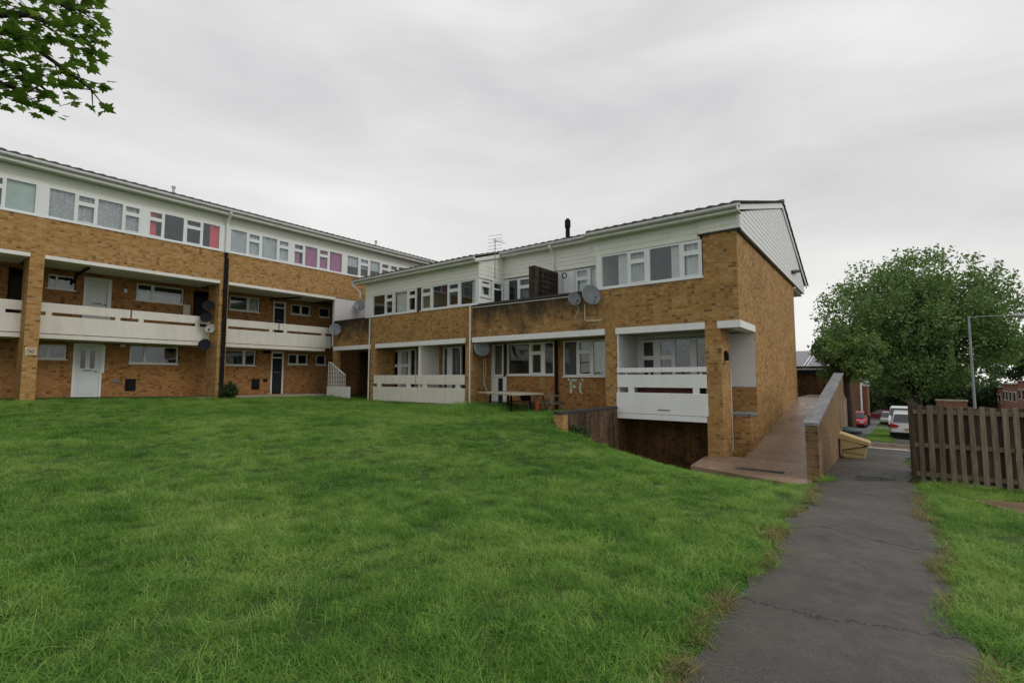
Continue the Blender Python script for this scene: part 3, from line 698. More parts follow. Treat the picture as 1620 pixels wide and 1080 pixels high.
m=MB(); m.box(GP+.02,GP+.09,D1[0],D1[1],.62,zs-.07); ob=pb(m,'panel',M['upvc'])
m=MB(); a,b=YG(795),YG(788); m.box(GP+.01,GP+.02,a,b,.7,zs-.12); pb(m,'glass_strip',M['carglass'])
winB(GP+.03,.75,2.98,[(622,630,'c'),(634,646,'c'),(649,656,'f')],[(634,640,'c_white')],sill=False,fr=.06)
winB(GP+.03,.75,2.98,[(702,707,'f'),(715,728,'f')],[(715,728,'c_blind')],sill=False,fr=.06)
# white partition + balconies, left bay
m=MB(); m.box(PB+.04,GP,15.06,15.19,.7,3.03); pb(m,'partition',M['white'],bevel=.004)
def balcB(u0,u1,blocks,joint,z,x,t=.09):
    m=MB(); m.box(x,x+t,u0,u1,z[0],z[1]); 
    if joint: m.box(x+.01,x+t,u0+.02,joint-.03,z[2],z[3]); m.box(x+.01,x+t,joint+.03,u1-.02,z[2],z[3])
    else: m.box(x+.01,x+t,u0+.02,u1-.02,z[2],z[3])
    for a,b in blocks: m.box(x+.012,x+t-.003,min(a,b),max(a,b),z[1]-.01,z[2]+.01)
    return m
zb=lambda x_,y_: onB(x_,y_,PB)[1]
f=lambda p_: YB(p_)
pb(balcB(12.53,18.03,[(f(599),f(605)),(f(645),f(651)),(f(670),f(677)),(f(722),f(729))],f(659.5),(.70,zb(660,612.5),zb(660,607.5),zb(660,593)),PB-.045),'balcony_front',M['cream'],bevel=.006)
m=MB(); m.box(PB+.0,GP,12.54,17.97,.3,.68); pb(m,'balcony_slab',M['concrete'])
# right balcony
zz=[zb(1050,656),zb(1050,621.5),zb(1050,613),zb(1050,592.5),zb(1050,588.5),zb(1050,581)]
pb(balcB(3.76,6.37,[(f(993),f(1002)),(f(1094),f(1104))],None,(zz[0]+.01,zz[1],zz[2],zz[3]),PB-.05),'balcony_front',M['white2'],bevel=.005)
m=MB(); m.box(PB-.05,PB+.05,3.78,6.35,zz[4],zz[5])
for p_ in (990,1026,1065,1107): m.box(PB-.03,PB+.03,f(p_)-.012,f(p_)+.012,zz[3]-.01,zz[4]+.01)
pb(m,'handrail',M['white2'],bevel=.004)
m=MB(); m.box(PB-.055,BP,3.80,6.35,.51,zz[0]); pb(m,'balcony_slab',M['white2'])
m=MB(); m.box(PB+.0,BP+.3,6.30,6.351,.51,3.02); wall(m,'B',3.8,6.3,.5,3.03,BP+.01,.15,[(3.9,6.15,1.1,2.93)]); pb(m,'balcony_wall',M['brickwhite'])
m=MB(); m.box(PB+.9,BP+.01,3.72,3.79,.5,3.03); pb(m,'balcony_end_wall',M['brickwhite'])
m=MB(); ya,yb=f(1058),f(1047); m.box(PB-.056,PB-.05,ya,yb+.15,zz[0]+.12,zz[0]+.145); pb(m,'crack',M['copingd'])
winB(BP+.03,1.15,2.9,[(1010,1013,'f'),(1017,1036,'c'),(1044,1065,'c'),(1069,1092,'f'),(1103,1118,'f')],[(1010,1118,'c_lace')],fr=.05)
# red storage boxes behind the balustrade
# upper windows left, right
ZT=5.40
yy=lambda p_: onB(p_,480,PB)[0]
def wB(L_,C_,z1,x=PB,fr=.05):
    cur=[(yy(c[0]),yy(c[1]))+tuple(c[2:]) for c in C_]
    o=window(B,'B',x+.02,4.44,z1,[(yy(a),yy(b),k) for a,b,k in L_],curt=cur,fr=fr); fixchild(o,B); return o
wB([(590,608,'f'),(610,621,'c')],[],ZT)
wB([(624,643,'f'),(646,657,'c')],[(624,643,'c_white')],ZT)
wB([(667,681,'c'),(684,707,'f'),(709,725,'c'),(728,751,'f')],[(667,679,'c_olive'),(743,751,'c_white')],ZT)
wB([(953,993,'f'),(997,1022,'c'),(1029,1076,'f'),(1082,1109,'c')],[(977,993,'c_white'),(998,1021,'c_grey'),(1062,1076,'c_white'),(1084,1108,'c_white')],5.47)
m=MB(); m.box(PB+.03,PB+.1,yy(664.5),yy(659.5),4.44,ZT); pb(m,'window_post',M['bark'])
m=MB(); m.box(PB,PB+.12,yy(589)-.0,18.8,4.41,ZT); m.box(PB,PB+.12,11.88,yy(753),4.41,ZT); m.box(PB,PB+.12,yy(951.5),7.0,4.41,5.5)
m.box(PB+.12,PB+.2,6.92,7.0,4.41,5.5); pb(m,'corner_post',M['upvc'],split=True)
# return wall of left unit (faces low y): casement + door
RQ=11.88
xr=lambda p_: onA(p_,460,RQ)[0]
o=window(B,'A',RQ+.02,4.75,5.40,[(xr(762),xr(776),'c')],curt=[(xr(762),xr(770),'c_white')]); fixchild(o,B)
door(B,'A',xr(780),xr(796),4.1,5.42,RQ+.02,'d','terrace door with dark glass in a white frame')
m=MB(); wall(m,'A',PB+.12,15.0,4.0,5.42,RQ+.01,.1,[(xr(761)-.05,xr(777)+.05,4.7,5.42),(xr(780),xr(796),4.0,5.42)]); m.box(6.9,6.9,0,0,0,0); pb(m,'terrace_return_wall',M['upvc'])
m=MB(); siding(m,'A',PB-.01,15.0,5.42,6.05,RQ+.0,.15); m.box(PB,15.0,RQ,RQ+.1,5.42,6.05)
m.prism([(PB-.2,RQ,6.05),(15.0,RQ,6.05),(15.0,RQ,6.5),(PB-.2,RQ,6.07)],(0,.1,0)); pb(m,'return_cladding',M['clad'])
m=MB(); m.box(PB+.13,15.0,7.0,7.1,4.41,6.1); m.prism([(PB+.13,7.0,6.1),(15.0,7.0,6.1),(15.0,7.0,6.48),(PB+.13,7.0,6.12)],(0,.1,0)); pb(m,'return_wall',M['clad'])
# recessed terrace wall x=15.0
RP=15.0; yt=lambda p_: onB(p_,460,RP)[0]
def wT(L_,C_,z0,z1):
    o=window(B,'B',RP+.02,z0,z1,[(yt(a),yt(b),k) for a,b,k in L_],curt=[(yt(c[0]),yt(c[1]))+tuple(c[2:]) for c in C_]); fixchild(o,B)
wT([(804,818,'f'),(821,838,'c')],[(821,838,'c_blind')],4.45,5.55)
wT([(912,930,'c'),(934,950,'f')],[(912,950,'c_green',4.6,5.5,0)],4.45,5.55)
m=MB(); wall(m,'B',7.1,11.88,4.0,5.57,RP+.01,.12,[(yt(839),yt(803),4.4,5.57),(yt(951),yt(911),4.4,5.57)]); pb(m,'terrace_wall',M['upvc'])
m=MB()
for p_ in (889,891.5,909.5): m.box(RP-.01,RP+.01,yt(p_)-.01,yt(p_)+.01,4.1,5.5)
pb(m,'door_lines',M['gutter'],split=True)
m=MB(); siding(m,'B',7.1,11.87,5.6,6.48,RP,.15); m.box(RP,RP+.12,7.1,11.87,5.6,6.48); m.box(RP-.06,RP-.03,7.1,9.3,5.57,5.63); pb(m,'terrace_cladding',M['clad'])
# front cladding
m=MB(); siding(m,'B',RQ,18.8,ZT+.005,5.985,PB+.02,.16); m.box(PB+.02,PB+.15,RQ+.101,18.8,ZT+.005,5.985)
pb(m,'cladding',M['clad']); m=MB(); siding(m,'B',3.86,7.1,5.48,5.985,PB+.02,.16); m.box(PB+.02,PB+.15,3.86,7.0,5.48,5.985)
pb(m,'cladding',M['clad']); m=MB(); siding(m,'B',2.83,3.88,5.58,5.985,PB-.03,.15); m.box(PB-.03,PB+.15,2.86,3.88,5.58,5.985); pb(m,'cladding',M['clad'])
m=MB(); m.box(PB-.06,PB+.1,2.82,3.9,5.56,5.60); m.box(PB-.03,23.5,2.87,2.95,5.54,5.578); pb(m,'drip_edge',M['copingd'],split=True)
# fascia + soffit + gutters
m=MB()
for a,b in ((2.8,7.2),(RQ-.05,19.3)):
    m.box(PB-.28,PB-.25,a,b,5.97,6.09); m.box(PB-.249,PB+.1,a,b,5.985,6.015)
m.box(RP-.28,RP-.25,7.2,RQ-.05,6.42,6.54); m.box(RP-.249,RP+.1,7.2,RQ-.05,6.43,6.46)
m.prism([(PB-.27,RQ-.05,5.97),(RP-.25,RQ-.05,6.41),(RP-.25,RQ-.05,6.56),(PB-.27,RQ-.05,6.09)],(0,-.03,0))
pb(m,'fascia',M['white'],split=True)
m=MB(); m.tube([(PB-.33,2.74,6.10),(PB-.33,7.22,6.10)],.06,10); m.tube([(PB-.33,RQ-.06,6.10),(PB-.33,19.4,6.10)],.06,10); m.tube([(RP-.33,7.22,6.55),(RP-.33,RQ-.06,6.55)],.06,10); pb(m,'gutter',M['gutter'],split=True)
# roof
RX,RZ=20.4,8.25; SL=(RZ-6.12)/(RX-(PB-.36))
m=MB(); e=PB-.36
roofslope(m,'B',2.72,7.2,e,6.12,RX,RZ); roofslope(m,'B',7.21,RQ-.06,e+1.5,6.12+1.5*SL,RX,RZ); roofslope(m,'B',RQ-.05,19.35,e,6.12,RX,RZ)
roofslope(m,'B',2.72,19.35,27.0,6.08,RX,RZ,course=.6,roll=.6)
m.tube([(RX,2.72,RZ+.03),(RX,19.35,RZ+.03)],.11,8)
pb(m,'roof',M['tile'])
# gable cladding (horizontal boards clipped to the slopes)
m=MB(); z=5.58; h=.15; gx0,gx1=PB-.05,26.2
def lim(z): return max(gx0,gx0+(z-6.0)/SL), min(gx1,gx1-(z-5.95)/((RZ-5.95)/(gx1-RX)) if z>5.95 else gx1)
while z<8.2:
    a0,b0=lim(z); a1,b1=lim(z+h)
    if b1-a1<.1: break
    m.prism([(a0,2.82,z),(b0,2.82,z),(b1,2.829,z+h),(a1,2.829,z+h)],(0,.05,0)); z+=h
m.box(gx0,gx1,2.88,2.92,5.58,6.0); m.prism([(gx0,2.88,6.0),(gx1,2.88,5.95),(RX,2.88,RZ-.03)],(0,.04,0))
pb(m,'gable_cladding',M['cladg'])
m=MB(); bz=.15
m.prism([(PB-.4,2.78,6.10),(RX,2.78,RZ),(RX,2.78,RZ-bz*1.3),(PB-.4,2.78,5.96)],(0,.035,0)); m.prism([(RX,2.78,RZ),(26.9,2.78,6.12),(26.9,2.78,5.95),(RX,2.78,RZ-bz*1.3)],(0,.035,0)); pb(m,'bargeboard',M['white2'])
m=MB(); m.box(23.5,26.3,2.95,19.0,5.5,5.58); m.box(26.1,26.2,2.95,19.0,5.58,5.9); pb(m,'rear_soffit',M['white'])
m=MB(); m.box(RP+2.4,RP+2.5,3.3,18.8,3.3,6.6); m.box(GP+2.2,GP+2.3,6.4,17.9,.3,3.0); m.box(PB+.3,23.2,3.25,18.8,3.19,3.3); m.box(PB+.3,23.2,18.7,18.8,3.3,6.1)
m.box(PB+.3,17.4,14.6,14.7,3.3,6.0); m.box(GP+.22,23.2,12.3,12.4,.3,3.1); m.box(BP+.2,BP+1.5,3.95,4.0,.6,3.0); m.box(BP+1.5,BP+1.6,3.95,6.4,.5,3.0); m.box(PB+.32,NP-.01,7.1,11.8,3.3,3.4)
m.box(GP+.22,23.2,6.76,12.2,.2,.6)
pb(m,'inner_wall',M['inner'],split=True)
m=MB(); m.box(16.5,23.2,18.85,19.0,.3,6.3); pb(m,'end_wall',M['brick'])
# brick screen on terrace
ys_=9.35; m=MB(); m.box(PB+.0,PB+.22,ys_,ys_+.24,4.36,5.44)
m.box(PB+.22,15.0,ys_,ys_+.12,4.0,4.5)
for i in range(9):
    for j in range(5):
        a=PB+.22+i*.142; z=4.5+j*.19
        m.box(a,a+.045,ys_,ys_+.12,z,z+.19)
    
for j in range(6): m.box(PB+.22,PB+1.5,ys_+.005,ys_+.115,4.47+j*.183,4.53+j*.183)
m.box(PB+1.4,15.0,ys_,ys_+.12,4.5,5.44)
m.box(PB,15.0,ys_-.01,ys_+.25,5.44,5.52)
pb(m,'brick_screen',M['brickK']).__setitem__('label','dark weathered pierced brick screen on the terrace')
m=MB(); m.box(PB+.24,PB+1.4,ys_+.05,ys_+.07,4.5,5.44); pb(m,'screen_infill',M['copingd'])
# flue, cables, pipes
fy,fz=onB(898,348,17.0); m=MB(); m.tube([(17.0,fy,7.0),(17.0,fy,7.9)],.09,10); m.tube([(17.0,fy,7.85),(17.0,fy,8.15)],.12,10); m.tube([(17.0,fy,8.12),(17.0,fy,8.22)],.07,10); pb(m,'flue',M['blackp'])
m=MB()
for p_,top in ((744.5,4.38),(585.8,4.38)):
    y_=YB(p_); m.tube([(PB-.035,y_,top),(PB-.035,y_,.4)],.03,8)
pb(m,'downpipe',M['cream'],split=True)
y9=YG(881.5); m=MB(); m.tube([(GP-.07,y9,3.0),(GP-.07,y9,.5)],.055,8); pb(m,'soil_pipe',M['blackp'],split=True)
m=MB(); m.tube([(PB-.01,YB(747),4.31),(PB-.01,YB(900),4.30)],.014,6); y0=YB(926); m.tube([(PB-.02,y0,4.0),(PB-.02,y0,3.52),(PB-.02,y0-.05,3.47),(PB-.02,YB(950),3.45),(PB-.02,YB(953),3.5)],.016,6)
m.tube([(PB-.02,YB(917),3.95),(PB-.03,YB(915),3.75),(PB-.02,YB(910),3.6)],.012,6)
m.tube([(PB+.7,12.15,2.4),(PB+.75,12.15,1.9),(PB+.6,12.15,1.5),(PB+.9,12.15,1.0)],.012,6); m.tube([(PB+.62,12.15,2.4),(PB+.6,12.15,1.9),(PB+.7,12.15,1.4),(PB+1.0,12.15,.9)],.01,6)
m.tube([(PB+.9,3.39,1.95),(PB+.9,3.39,-.3)],.012,6); pb(m,'cable',M['cream'],split=True)
ye=YB(568); m=MB(); m.tube([(PB-.33,19.3,6.08),(PB-.33,19.3,5.95),(PB-.1,19.15,5.7),(PB-.05,19.1,5.6),(PB-.05,19.1,onB(570,472,PB)[1])],.05,8); yd=onB(877,386,RP)[0]
m.tube([(RP-.33,yd,6.5),(RP-.33,yd,6.42),(RP-.08,yd,6.2),(RP-.08,yd,4.9)],.045,8); pb(m,'downpipe',M['upvc'],split=True)
m=MB(); m.tube([onA(1262,429,2.75)[:1]+(2.72,)+onA(1262,429,2.75)[1:],onA(1255,430,2.75)[:1]+(2.8,)+onA(1255,430,2.75)[1:]],.07,8); pb(m,'security_lamp',M['copingd'])
m=MB(); yl=onA(1143,562,3.38); m.tube([(PB+.35,3.33,2.35),(PB+.35,3.4,2.35)],.07,8); m.box(PB+.3,PB+.4,3.3,3.39,2.15,2.35); pb(m,'wall_lamp',M['blackp'])
# vent and lamp on the terrace
m=MB(); a=onB(893,436,RP-.3); t=[(RP-.3+.0,a[0]+.09*math.cos(k*math.pi/8),a[1]+.09*math.sin(k*math.pi/8)) for k in range(17)]; m.tube(t,.018,6); pb(m,'terrace_lamp',M['blackp'])
# graffiti FI
m=MB(); gx=GP-.006
def stroke(x0,y0,x1,y1,w=1.7):
    a=onB(x0,y0,GP); b=onB(x1,y1,GP); d=Vector((0,b[0]-a[0],b[1]-a[1])); n=Vector((0,-d.z,d.y)).normalized()*.033*w/1.5
    p=Vector((gx,a[0],a[1])); q=Vector((gx,b[0],b[1])); m.prism([p-n,q-n,q+n,p+n],(.004,0,0))
stroke(903,600,903.5,622); stroke(899,600.5,912,601.5); stroke(903,610.5,911.5,612); stroke(917,603,923,600); stroke(919,601,917.5,618); stroke(917.5,618,921,622)
pb(m,'graffiti',flat('graffiti_paint',(.50,.60,.50),.7,.2,var=.25,scale=9)).__setitem__('label','pale green graffiti letters F and I on the brick')
m=MB(); a=onB(858,606,GP); m.box(GP-.003,GP+.005,a[0]-.12,a[0]+.12,a[1]-.15,a[1]+.2); pb(m,'paint_patch',flat('mustard_paint',(.33,.25,.09),.8,.2,var=.2))
# red box glimpsed through the balustrade slots
bx_=empty('storage_box',(14.1,5.0,.66)); tag(bx_,'dark red storage box on the right white balcony','box')
m=MB(); m.box(-.25,.3,-.75,.9,0,.8); m.build('box',flat('dark_red_plastic',(.13,.03,.025),.5,.4,var=.2),bx_,bevel=.02); m=MB(); m.box(-.28,.33,-.78,.93,.8,.84); m.build('lid',flat('dark_red_lid',(.12,.03,.028),.5,.4),bx_,bevel=.01)
# ---------------------------------------------------------------- stair guard by the passage
sg=empty('stair_guard',(13.3,20.4,.7)); tag(sg,'low white wall with white metal grille by the dark passage','railing')
ya,za=onB(518.5,608,13.35); yb_,zb_=onB(552.5,608.5,13.35)
m=MB(); m.box(13.3,13.42,yb_,min(ya,21.6),.3,1.28); childof(sg,m,'wall',M['white'])
m=MB(); y0_,y1_=min(ya,21.6)-.03,onB(546,600,13.35)[0]; zt0=onB(518,573,13.35)[1]; zt1=onB(546,593,13.35)[1]; n=10
tops=[]
for i in range(n+1):
    t=i/n; y_=y0_+(y1_-y0_)*t; zt=zt0+(zt1-zt0)*max(0,(t-.12)/.88); tops.append((13.35,y_,zt)); m.tube([(13.35,y_,1.27),(13.35,y_,zt)],.014,6)
m.tube(tops,.022,6)
for z in (1.4,1.6,1.8,2.0): 
    te=[t for t in tops if t[2]>z]
    if len(te)>1: m.tube([(13.35,te[0][1],z),(13.35,te[-1][1],z)],.010,6)
childof(sg,m,'grille',M['white2'])
# ---------------------------------------------------------------- satellite dishes
FD=Vector((-.61,-.795,.33)).normalized()
def dish(px_,py_,plane,d,r,mat,wallpt,label,tilt=0):
    if plane=='B': y_,z_=onB(px_,py_,d); c=Vector((d,y_,z_))
    else: x_,z_=onA(px_,py_,d); c=Vector((x_,d,z_))
    o=empty('satellite_dish',c); tag(o,label,'satellite dish','satellite dishes on the flats')
    w=FD; u=w.cross(Vector((0,0,1))).normalized(); v=u.cross(w).normalized()
    m=MB(); nr,na=7,28
    for side in (0,1):
        base=len(m.v)
        for i in range(nr+1):
            rr=i/nr
            for k in range(na):
                a=2*math.pi*k/na; p=u*math.cos(a)*rr*r+v*math.sin(a)*rr*r*1.1+w*(rr*rr*r*.28-side*.008); m.v.append(tuple(p))
        for i in range(nr):
            for k in range(na):
                k2=(k+1)%na; f_=(base+i*na+k,base+i*na+k2,base+(i+1)*na+k2,base+(i+1)*na+k); m.f.append(f_ if side==0 else f_[::-1])
    b0=nr*na; b1=(nr+1)*na+nr*na
    for k in range(na): k2=(k+1)%na; m.f.append((b0+k,b0+k2,b1+k2,b1+k))
    m.build('reflector',M[mat],o,smooth=True)
    foc=w*r*1.25-v*r*.75
    m=MB(); m.tube([-v*r*1.05+w*r*.25,foc],.012,6); m.build('arm',M['metal'],o)
    m=MB(); m.tube([foc,foc+(Vector((0,0,0))-foc).normalized()*.13],.035,8); m.build('receiver',M['blackp'] if mat!='dish' else M['metal'],o)
    wp=Vector(wallpt)-c; m=MB(); m.tube([-w*.03,wp*.5-w*.06,wp],.02,6); m.tube([wp+Vector((0,0,-.12)),wp+Vector((0,0,.12))],.028,6); m.build('bracket',M['metal'],o)
def d_(px_,py_,plane,d,r,mat,off,label):
    if plane=='B': y_,z_=onB(px_,py_,d); c=Vector((d,y_,z_))
    else: x_,z_=onA(px_,py_,d); c=Vector((x_,d,z_))
    dish(px_,py_,plane,d,r,mat,c+Vector(off),label)
d_(934,468,'B',PB-.28,.31,'dish',(.3,.05,-.25),'large grey satellite dish on the parapet beside the terrace door')
d_(908,474,'B',PB-.22,.22,'dish',(.24,.0,-.1),'small grey satellite dish partly behind the large one on the parapet')
d_(762,551,'B',PB+.2,.30,'dish',(.15,.28,.0),'grey satellite dish under the white slab edge beside the drainpipe')
d_(569,484,'A',QA-.25,.27,'dish',(.0,.28,.0),'grey satellite dish on the white painted wall')
d_(530,522,'B',PB-.25,.28,'dish',(.26,.0,.0),'grey satellite dish at the corner where the two blocks meet')
d_(330,484,'A',21.75,.22,'dishdark',(.28,.0,.0),'topmost black satellite dish on the brick pillar')
d_(327,502,'A',21.75,.22,'dishdark',(.33,.0,.02),'second black satellite dish down on the brick pillar, overlapping the topmost')
d_(333,520,'A',21.75,.18,'dishwhite',(.22,.0,.0),'small pale satellite dish on the brick pillar')
d_(324,546,'A',21.7,.23,'dishdark',(.35,.0,.03),'lowest black satellite dish on the brick pillar, level with the balcony slab')
# aerial
ay=onB(783,442,14.0)[0]; ar=empty('tv_aerial',(14.0,ay,5.6)); tag(ar,'thin television aerial on a pole above the roof terrace','aerial')
m=MB(); m.tube([(0,0,-.2),(0,0,1.35)],.016,6); m.build('pole',M['metal'],ar)
m=MB(); dirv=Vector((.2,-.95,.0)).normalized(); sd=dirv.cross(Vector((0,0,1)))
m.tube([Vector((0,0,1.3))-dirv*.1,Vector((0,0,1.0))+dirv*.45+Vector((0,0,.1))],.01,6)
for k in range(5): c=Vector((0,0,.95+k*.13)); m.tube([c-dirv*.3,c+dirv*.3],.007,5)
for k in range(4): c=Vector((0,0,1.25))+dirv*(.1*k); m.tube([c-sd*.14,c+sd*.14],.006,5)
m.build('elements',M['metal'],ar)
# sign on pillar
sx,sz=onA(48.5,555.5,QA); sn=empty('sign',(sx,QA-.03,sz)); tag(sn,'small white prohibition sign with red ring and black dog on pillar','sign')
m=MB(); m.box(-.13,.13,0,.012,-.125,.125); m.build('plate',flat('sign_plate',(.52,.46,.33),.6,.3,var=.06),sn,bevel=.003)
m=MB()
for k in range(24):
    a0=2*math.pi*k/24; a1=2*math.pi*(k+1)/24; m.prism([(math.cos(a)*r_,-.006,math.sin(a)*r_) for a,r_ in ((a0,.084),(a0,.098),(a1,.098),(a1,.084))],(0,.005,0))
m.prism([(-.062,-.007,.054),(.054,-.007,-.062),(.062,-.007,-.054),(-.054,-.007,.062)],(0,.006,0)); m.build('ring',flat('sign_red',(.22,.06,.04),.5,.3),sn)
m=MB(); m.box(-.035,.035,-.004,-.001,-.02,.012); m.box(-.033,-.02,-.004,-.001,-.05,-.02); m.box(.018,.031,-.004,-.001,-.05,-.02); m.box(.025,.058,-.004,-.001,.008,.034); m.box(-.05,-.033,-.004,-.001,.005,.016); m.build('dog',M['blackp'],sn)
# ---------------------------------------------------------------- terrace furniture
tb=empty('table',(10.6,7.6,.6)); 
zt=1.20; P4=[(12.6,11.1),(11.4,8.7),(12.9,8.6),(14.1,11.0)]
cx=sum(p[0] for p in P4)/4; cy=sum(p[1] for p in P4)/4; tz=hz(cx,cy); tb.location=(cx,cy,tz); tag(tb,'large flat off-white table top on dark legs standing in long grass','table')
m=MB(); m.prism([(x,y,zt-.035) for x,y in P4],(0,0,.045)); childof(tb,m,'tabletop',M['concrete'],bevel=.005)
for (x,y) in P4:
    a=(x*.6+cx*.4,y*.6+cy*.4); m=MB(); m.box(a[0]-.025,a[0]+.025,a[1]-.025,a[1]+.025,tz-.05,zt-.036); childof(tb,m,'leg',M['blackp'])
m=MB(); a=[(x*.6+cx*.4,y*.6+cy*.4) for x,y in P4]
m.tube([(a[0][0],a[0][1],zt-.3),(a[1][0],a[1][1],zt-.3)],.015); m.tube([(a[2][0],a[2][1],zt-.3),(a[3][0],a[3][1],zt-.3)],.015); childof(tb,m,'brace',M['blackp'])
bx=12.6; by=onB(831,600,bx)[0]; bq=empty('kettle_barbecue',(bx,by,hz(bx,by))); tag(bq,'small black kettle barbecue on splayed metal legs at the end of the table','barbecue'); bq.scale=(.62,.62,.62)
m=MB(); rr=.27
prof=[(.02,-.2),(.12,-.185),(.2,-.14),(.25,-.07),(.27,0),(.275,.015),(.25,.08),(.18,.13),(.08,.155),(.01,.16)]
base=0
for r_,z_ in prof:
    for k in range(20): a=2*math.pi*k/20; m.v.append((math.cos(a)*r_,math.sin(a)*r_,.72+z_))
for i in range(len(prof)-1):
    for k in range(20): k2=(k+1)%20; m.f.append((i*20+k,i*20+k2,(i+1)*20+k2,(i+1)*20+k))
m.build('bowl',M['blackp'],bq,smooth=True)
for k in range(3):
    a=2*math.pi*k/3+.5; m=MB(); m.tube([(math.cos(a)*.12,math.sin(a)*.12,.6),(math.cos(a)*.3,math.sin(a)*.3,0)],.013); m.build('leg',M['metal'],bq)
m=MB(); m.tube([(0,-.05,.9),(0,0,.94),(0,.05,.9)],.012); m.build('handle',M['metal'],bq)
rx=12.7; ry=onB(843,600,rx)[0]-.05; o=empty('plastic_pot',(rx+.15,ry,hz(rx,ry))); tag(o,'small orange-red plastic pot beside the barbecue','pot'); o.scale=(.6,.6,.7); m=MB(); m.tube([(0,0,0),(0,0,.4)],[.13,.2],14); m.build('pot',flat('orange_plastic',(.35,.09,.03),.5,.4),o); m=MB(); m.tube([(0,0,.385),(0,0,.43)],.215,14); m.build('rim',flat('orange_rim',(.35,.10,.04),.5,.4),o)
def picnic(x,y,rz):
    o=empty('picnic_table',(x,y,hz(x,y)),rz); tag(o,'small weathered grey wooden picnic table with attached benches','picnic table'); o.scale=(.66,.66,.72)
    m=MB()
    for i in range(4): m.box(-.62,.62,-.3+i*.155,-.16+i*.155,.66,.7)
    m.build('tabletop',M['wood'],o)
    for s in (-1,1):
        m=MB(); m.box(-.62,.62,s*.62-.12,s*.62-.0,.38,.42); m.box(-.62,.62,s*.62+.02,s*.62+.13,.38,.42); m.build('bench',M['wood'],o)
        m=MB(); X_=s*.45
        for t in (-1,1): m.prism([(X_,t*.62-.05,0),(X_,t*.62+.05,0),(X_,t*.25+.05,.655),(X_,t*.25-.05,.655)],(.04,0,0))
        m.box(X_+.041,X_+.08,-.75,.75,.3,.378); m.build('leg_frame',M['wood'],o)
px1,py1=onZ(864,643,.58); picnic(13.3,onB(867,600,13.3)[0],R(92))
# small plants/stuff on terrace: none; brick kerb
# ---------------------------------------------------------------- fence
fn=empty('fence',(12.4,-2.2,-.4)); tag(fn,'weathered grey timber paling fence with offset boards right of the path','fence')
FX=12.4
random.seed(3)
timber=[]
for i in range(4):
    t=NT('fence_timber'); g=t.pos(); n=t.noise(t.scalev(g,(14,14,1.2)),2,6,.7); b=[.12,.17,.21,.075][i]
    timber.append(t.princ(t.ramp(n,[(.3,(b*.5,b*.40,b*.28)),(.6,(b*1.15,b*.92,b*.66)),(.8,(b*1.7,b*1.45,b*1.1))]),.85,.2,0,n,.5,.006))
def board(x,y,w,z0,z1,mat,t=.022,lean=0):
    m=MB(); m.prism([(x,y-w/2,z0),(x,y+w/2,z0),(x,y+w/2+lean,z1),(x,y-w/2+lean,z1)],(t,0,0)); childof(fn,m,'board',mat,bevel=.004)
zt0=onB(1470,640,FX)[1]
y=-.50; k=0
while y>-6.6:
    g_=hz(FX,y); w=.078+random.uniform(-.008,.008); top=zt0+.012*(y+.5)+random.uniform(-.02,.015)
    board(FX-.06,y,w,g_+random.uniform(-.02,.06),top,timber[random.choice([1,2,2,1,0])],lean=random.uniform(-.012,.012))
    board(FX+.045,y-.073,w+.01,g_+random.uniform(.0,.08),top-random.uniform(0,.05),timber[random.choice([0,3,3])],lean=random.uniform(-.01,.01))
    y-=.148+random.uniform(-.005,.005); k+=1
for z in (onB(1475,752,FX)[1]+.40,onB(1475,706,FX)[1]+.40,1.42): 
    m=MB(); m.prism([(FX-.035,-.4,-.42+z),(FX-.035,-6.6,-.42+z),(FX-.035,-6.6,-.34+z),(FX-.035,-.4,-.34+z)],(.075,0,0)); childof(fn,m,'rail',timber[1])
y=12.56; k=0
while y<14.3:
    m=MB(); g_=hz(y,-.35); m.box(y,y+.13,-.40,-.378,g_,zt0-.02-random.uniform(0,.04)); childof(fn,m,'board',timber[3],bevel=.004); y+=.145
for (x,y_) in ((12.44,-.42),(14.3,-.44),(12.52,-2.3),(12.52,-4.3)):
    m=MB(); m.box(x-.05,x+.05,y_-.05,y_+.05,-1,zt0+.03 if y_>-1 else zt0-.1); childof(fn,m,'post',timber[3],bevel=.006)
# ---------------------------------------------------------------- bins
bn=empty('grit_bin',(16.8,.75,hz(16.8,.7))); tag(bn,'dull yellow grit bin with sloping lid against the ramp wall','grit bin')
pl=flat('yellow_plastic',(.50,.38,.17),.5,.4,var=.12,scale=3,dirt=.25)
m=MB(); dx=.55
m.prism([(0,.30,0),(0,-.20,0),(0,-.29,.34),(0,.36,.55)],(dx,0,0)); m.build('body',pl,bn,bevel=.02)
m=MB(); m.prism([(-.02,.41,.53),(-.02,.41,.66),(-.02,.36,.70),(-.02,-.34,.47),(-.02,-.34,.36)],(dx+.04,0,0)); m.build('lid',pl,bn,bevel=.02)
m=MB(); m.prism([(-.028,-.30,.385),(-.028,-.29,.36),(-.028,.31,.20),(-.028,.32,.225)],(.03,0,0)); m.prism([(-.006,-.2,.13),(-.006,-.2,.115),(-.006,.3,.15),(-.006,.3,.165)],(.01,0,0)); m.build('seam',M['copingd'],bn)
b2=empty('bin',(18.9,1.0,hz(18.9,.9))); tag(b2,'dark blue-grey rounded bin lid showing behind the yellow grit bin','bin')
m=MB(); m.tube([(0,0,0),(0,0,.6),(0,0,.68),(0,0,.74),(0,0,.77)],[.26,.33,.34,.26,.1],18); m.build('drum',flat('blue_grey_plastic',(.05,.075,.09),.45,.5),b2); m=MB(); m.tube([(0,0,.6),(0,0,.63)],.36,18); m.build('rim',M['blackp'],b2)
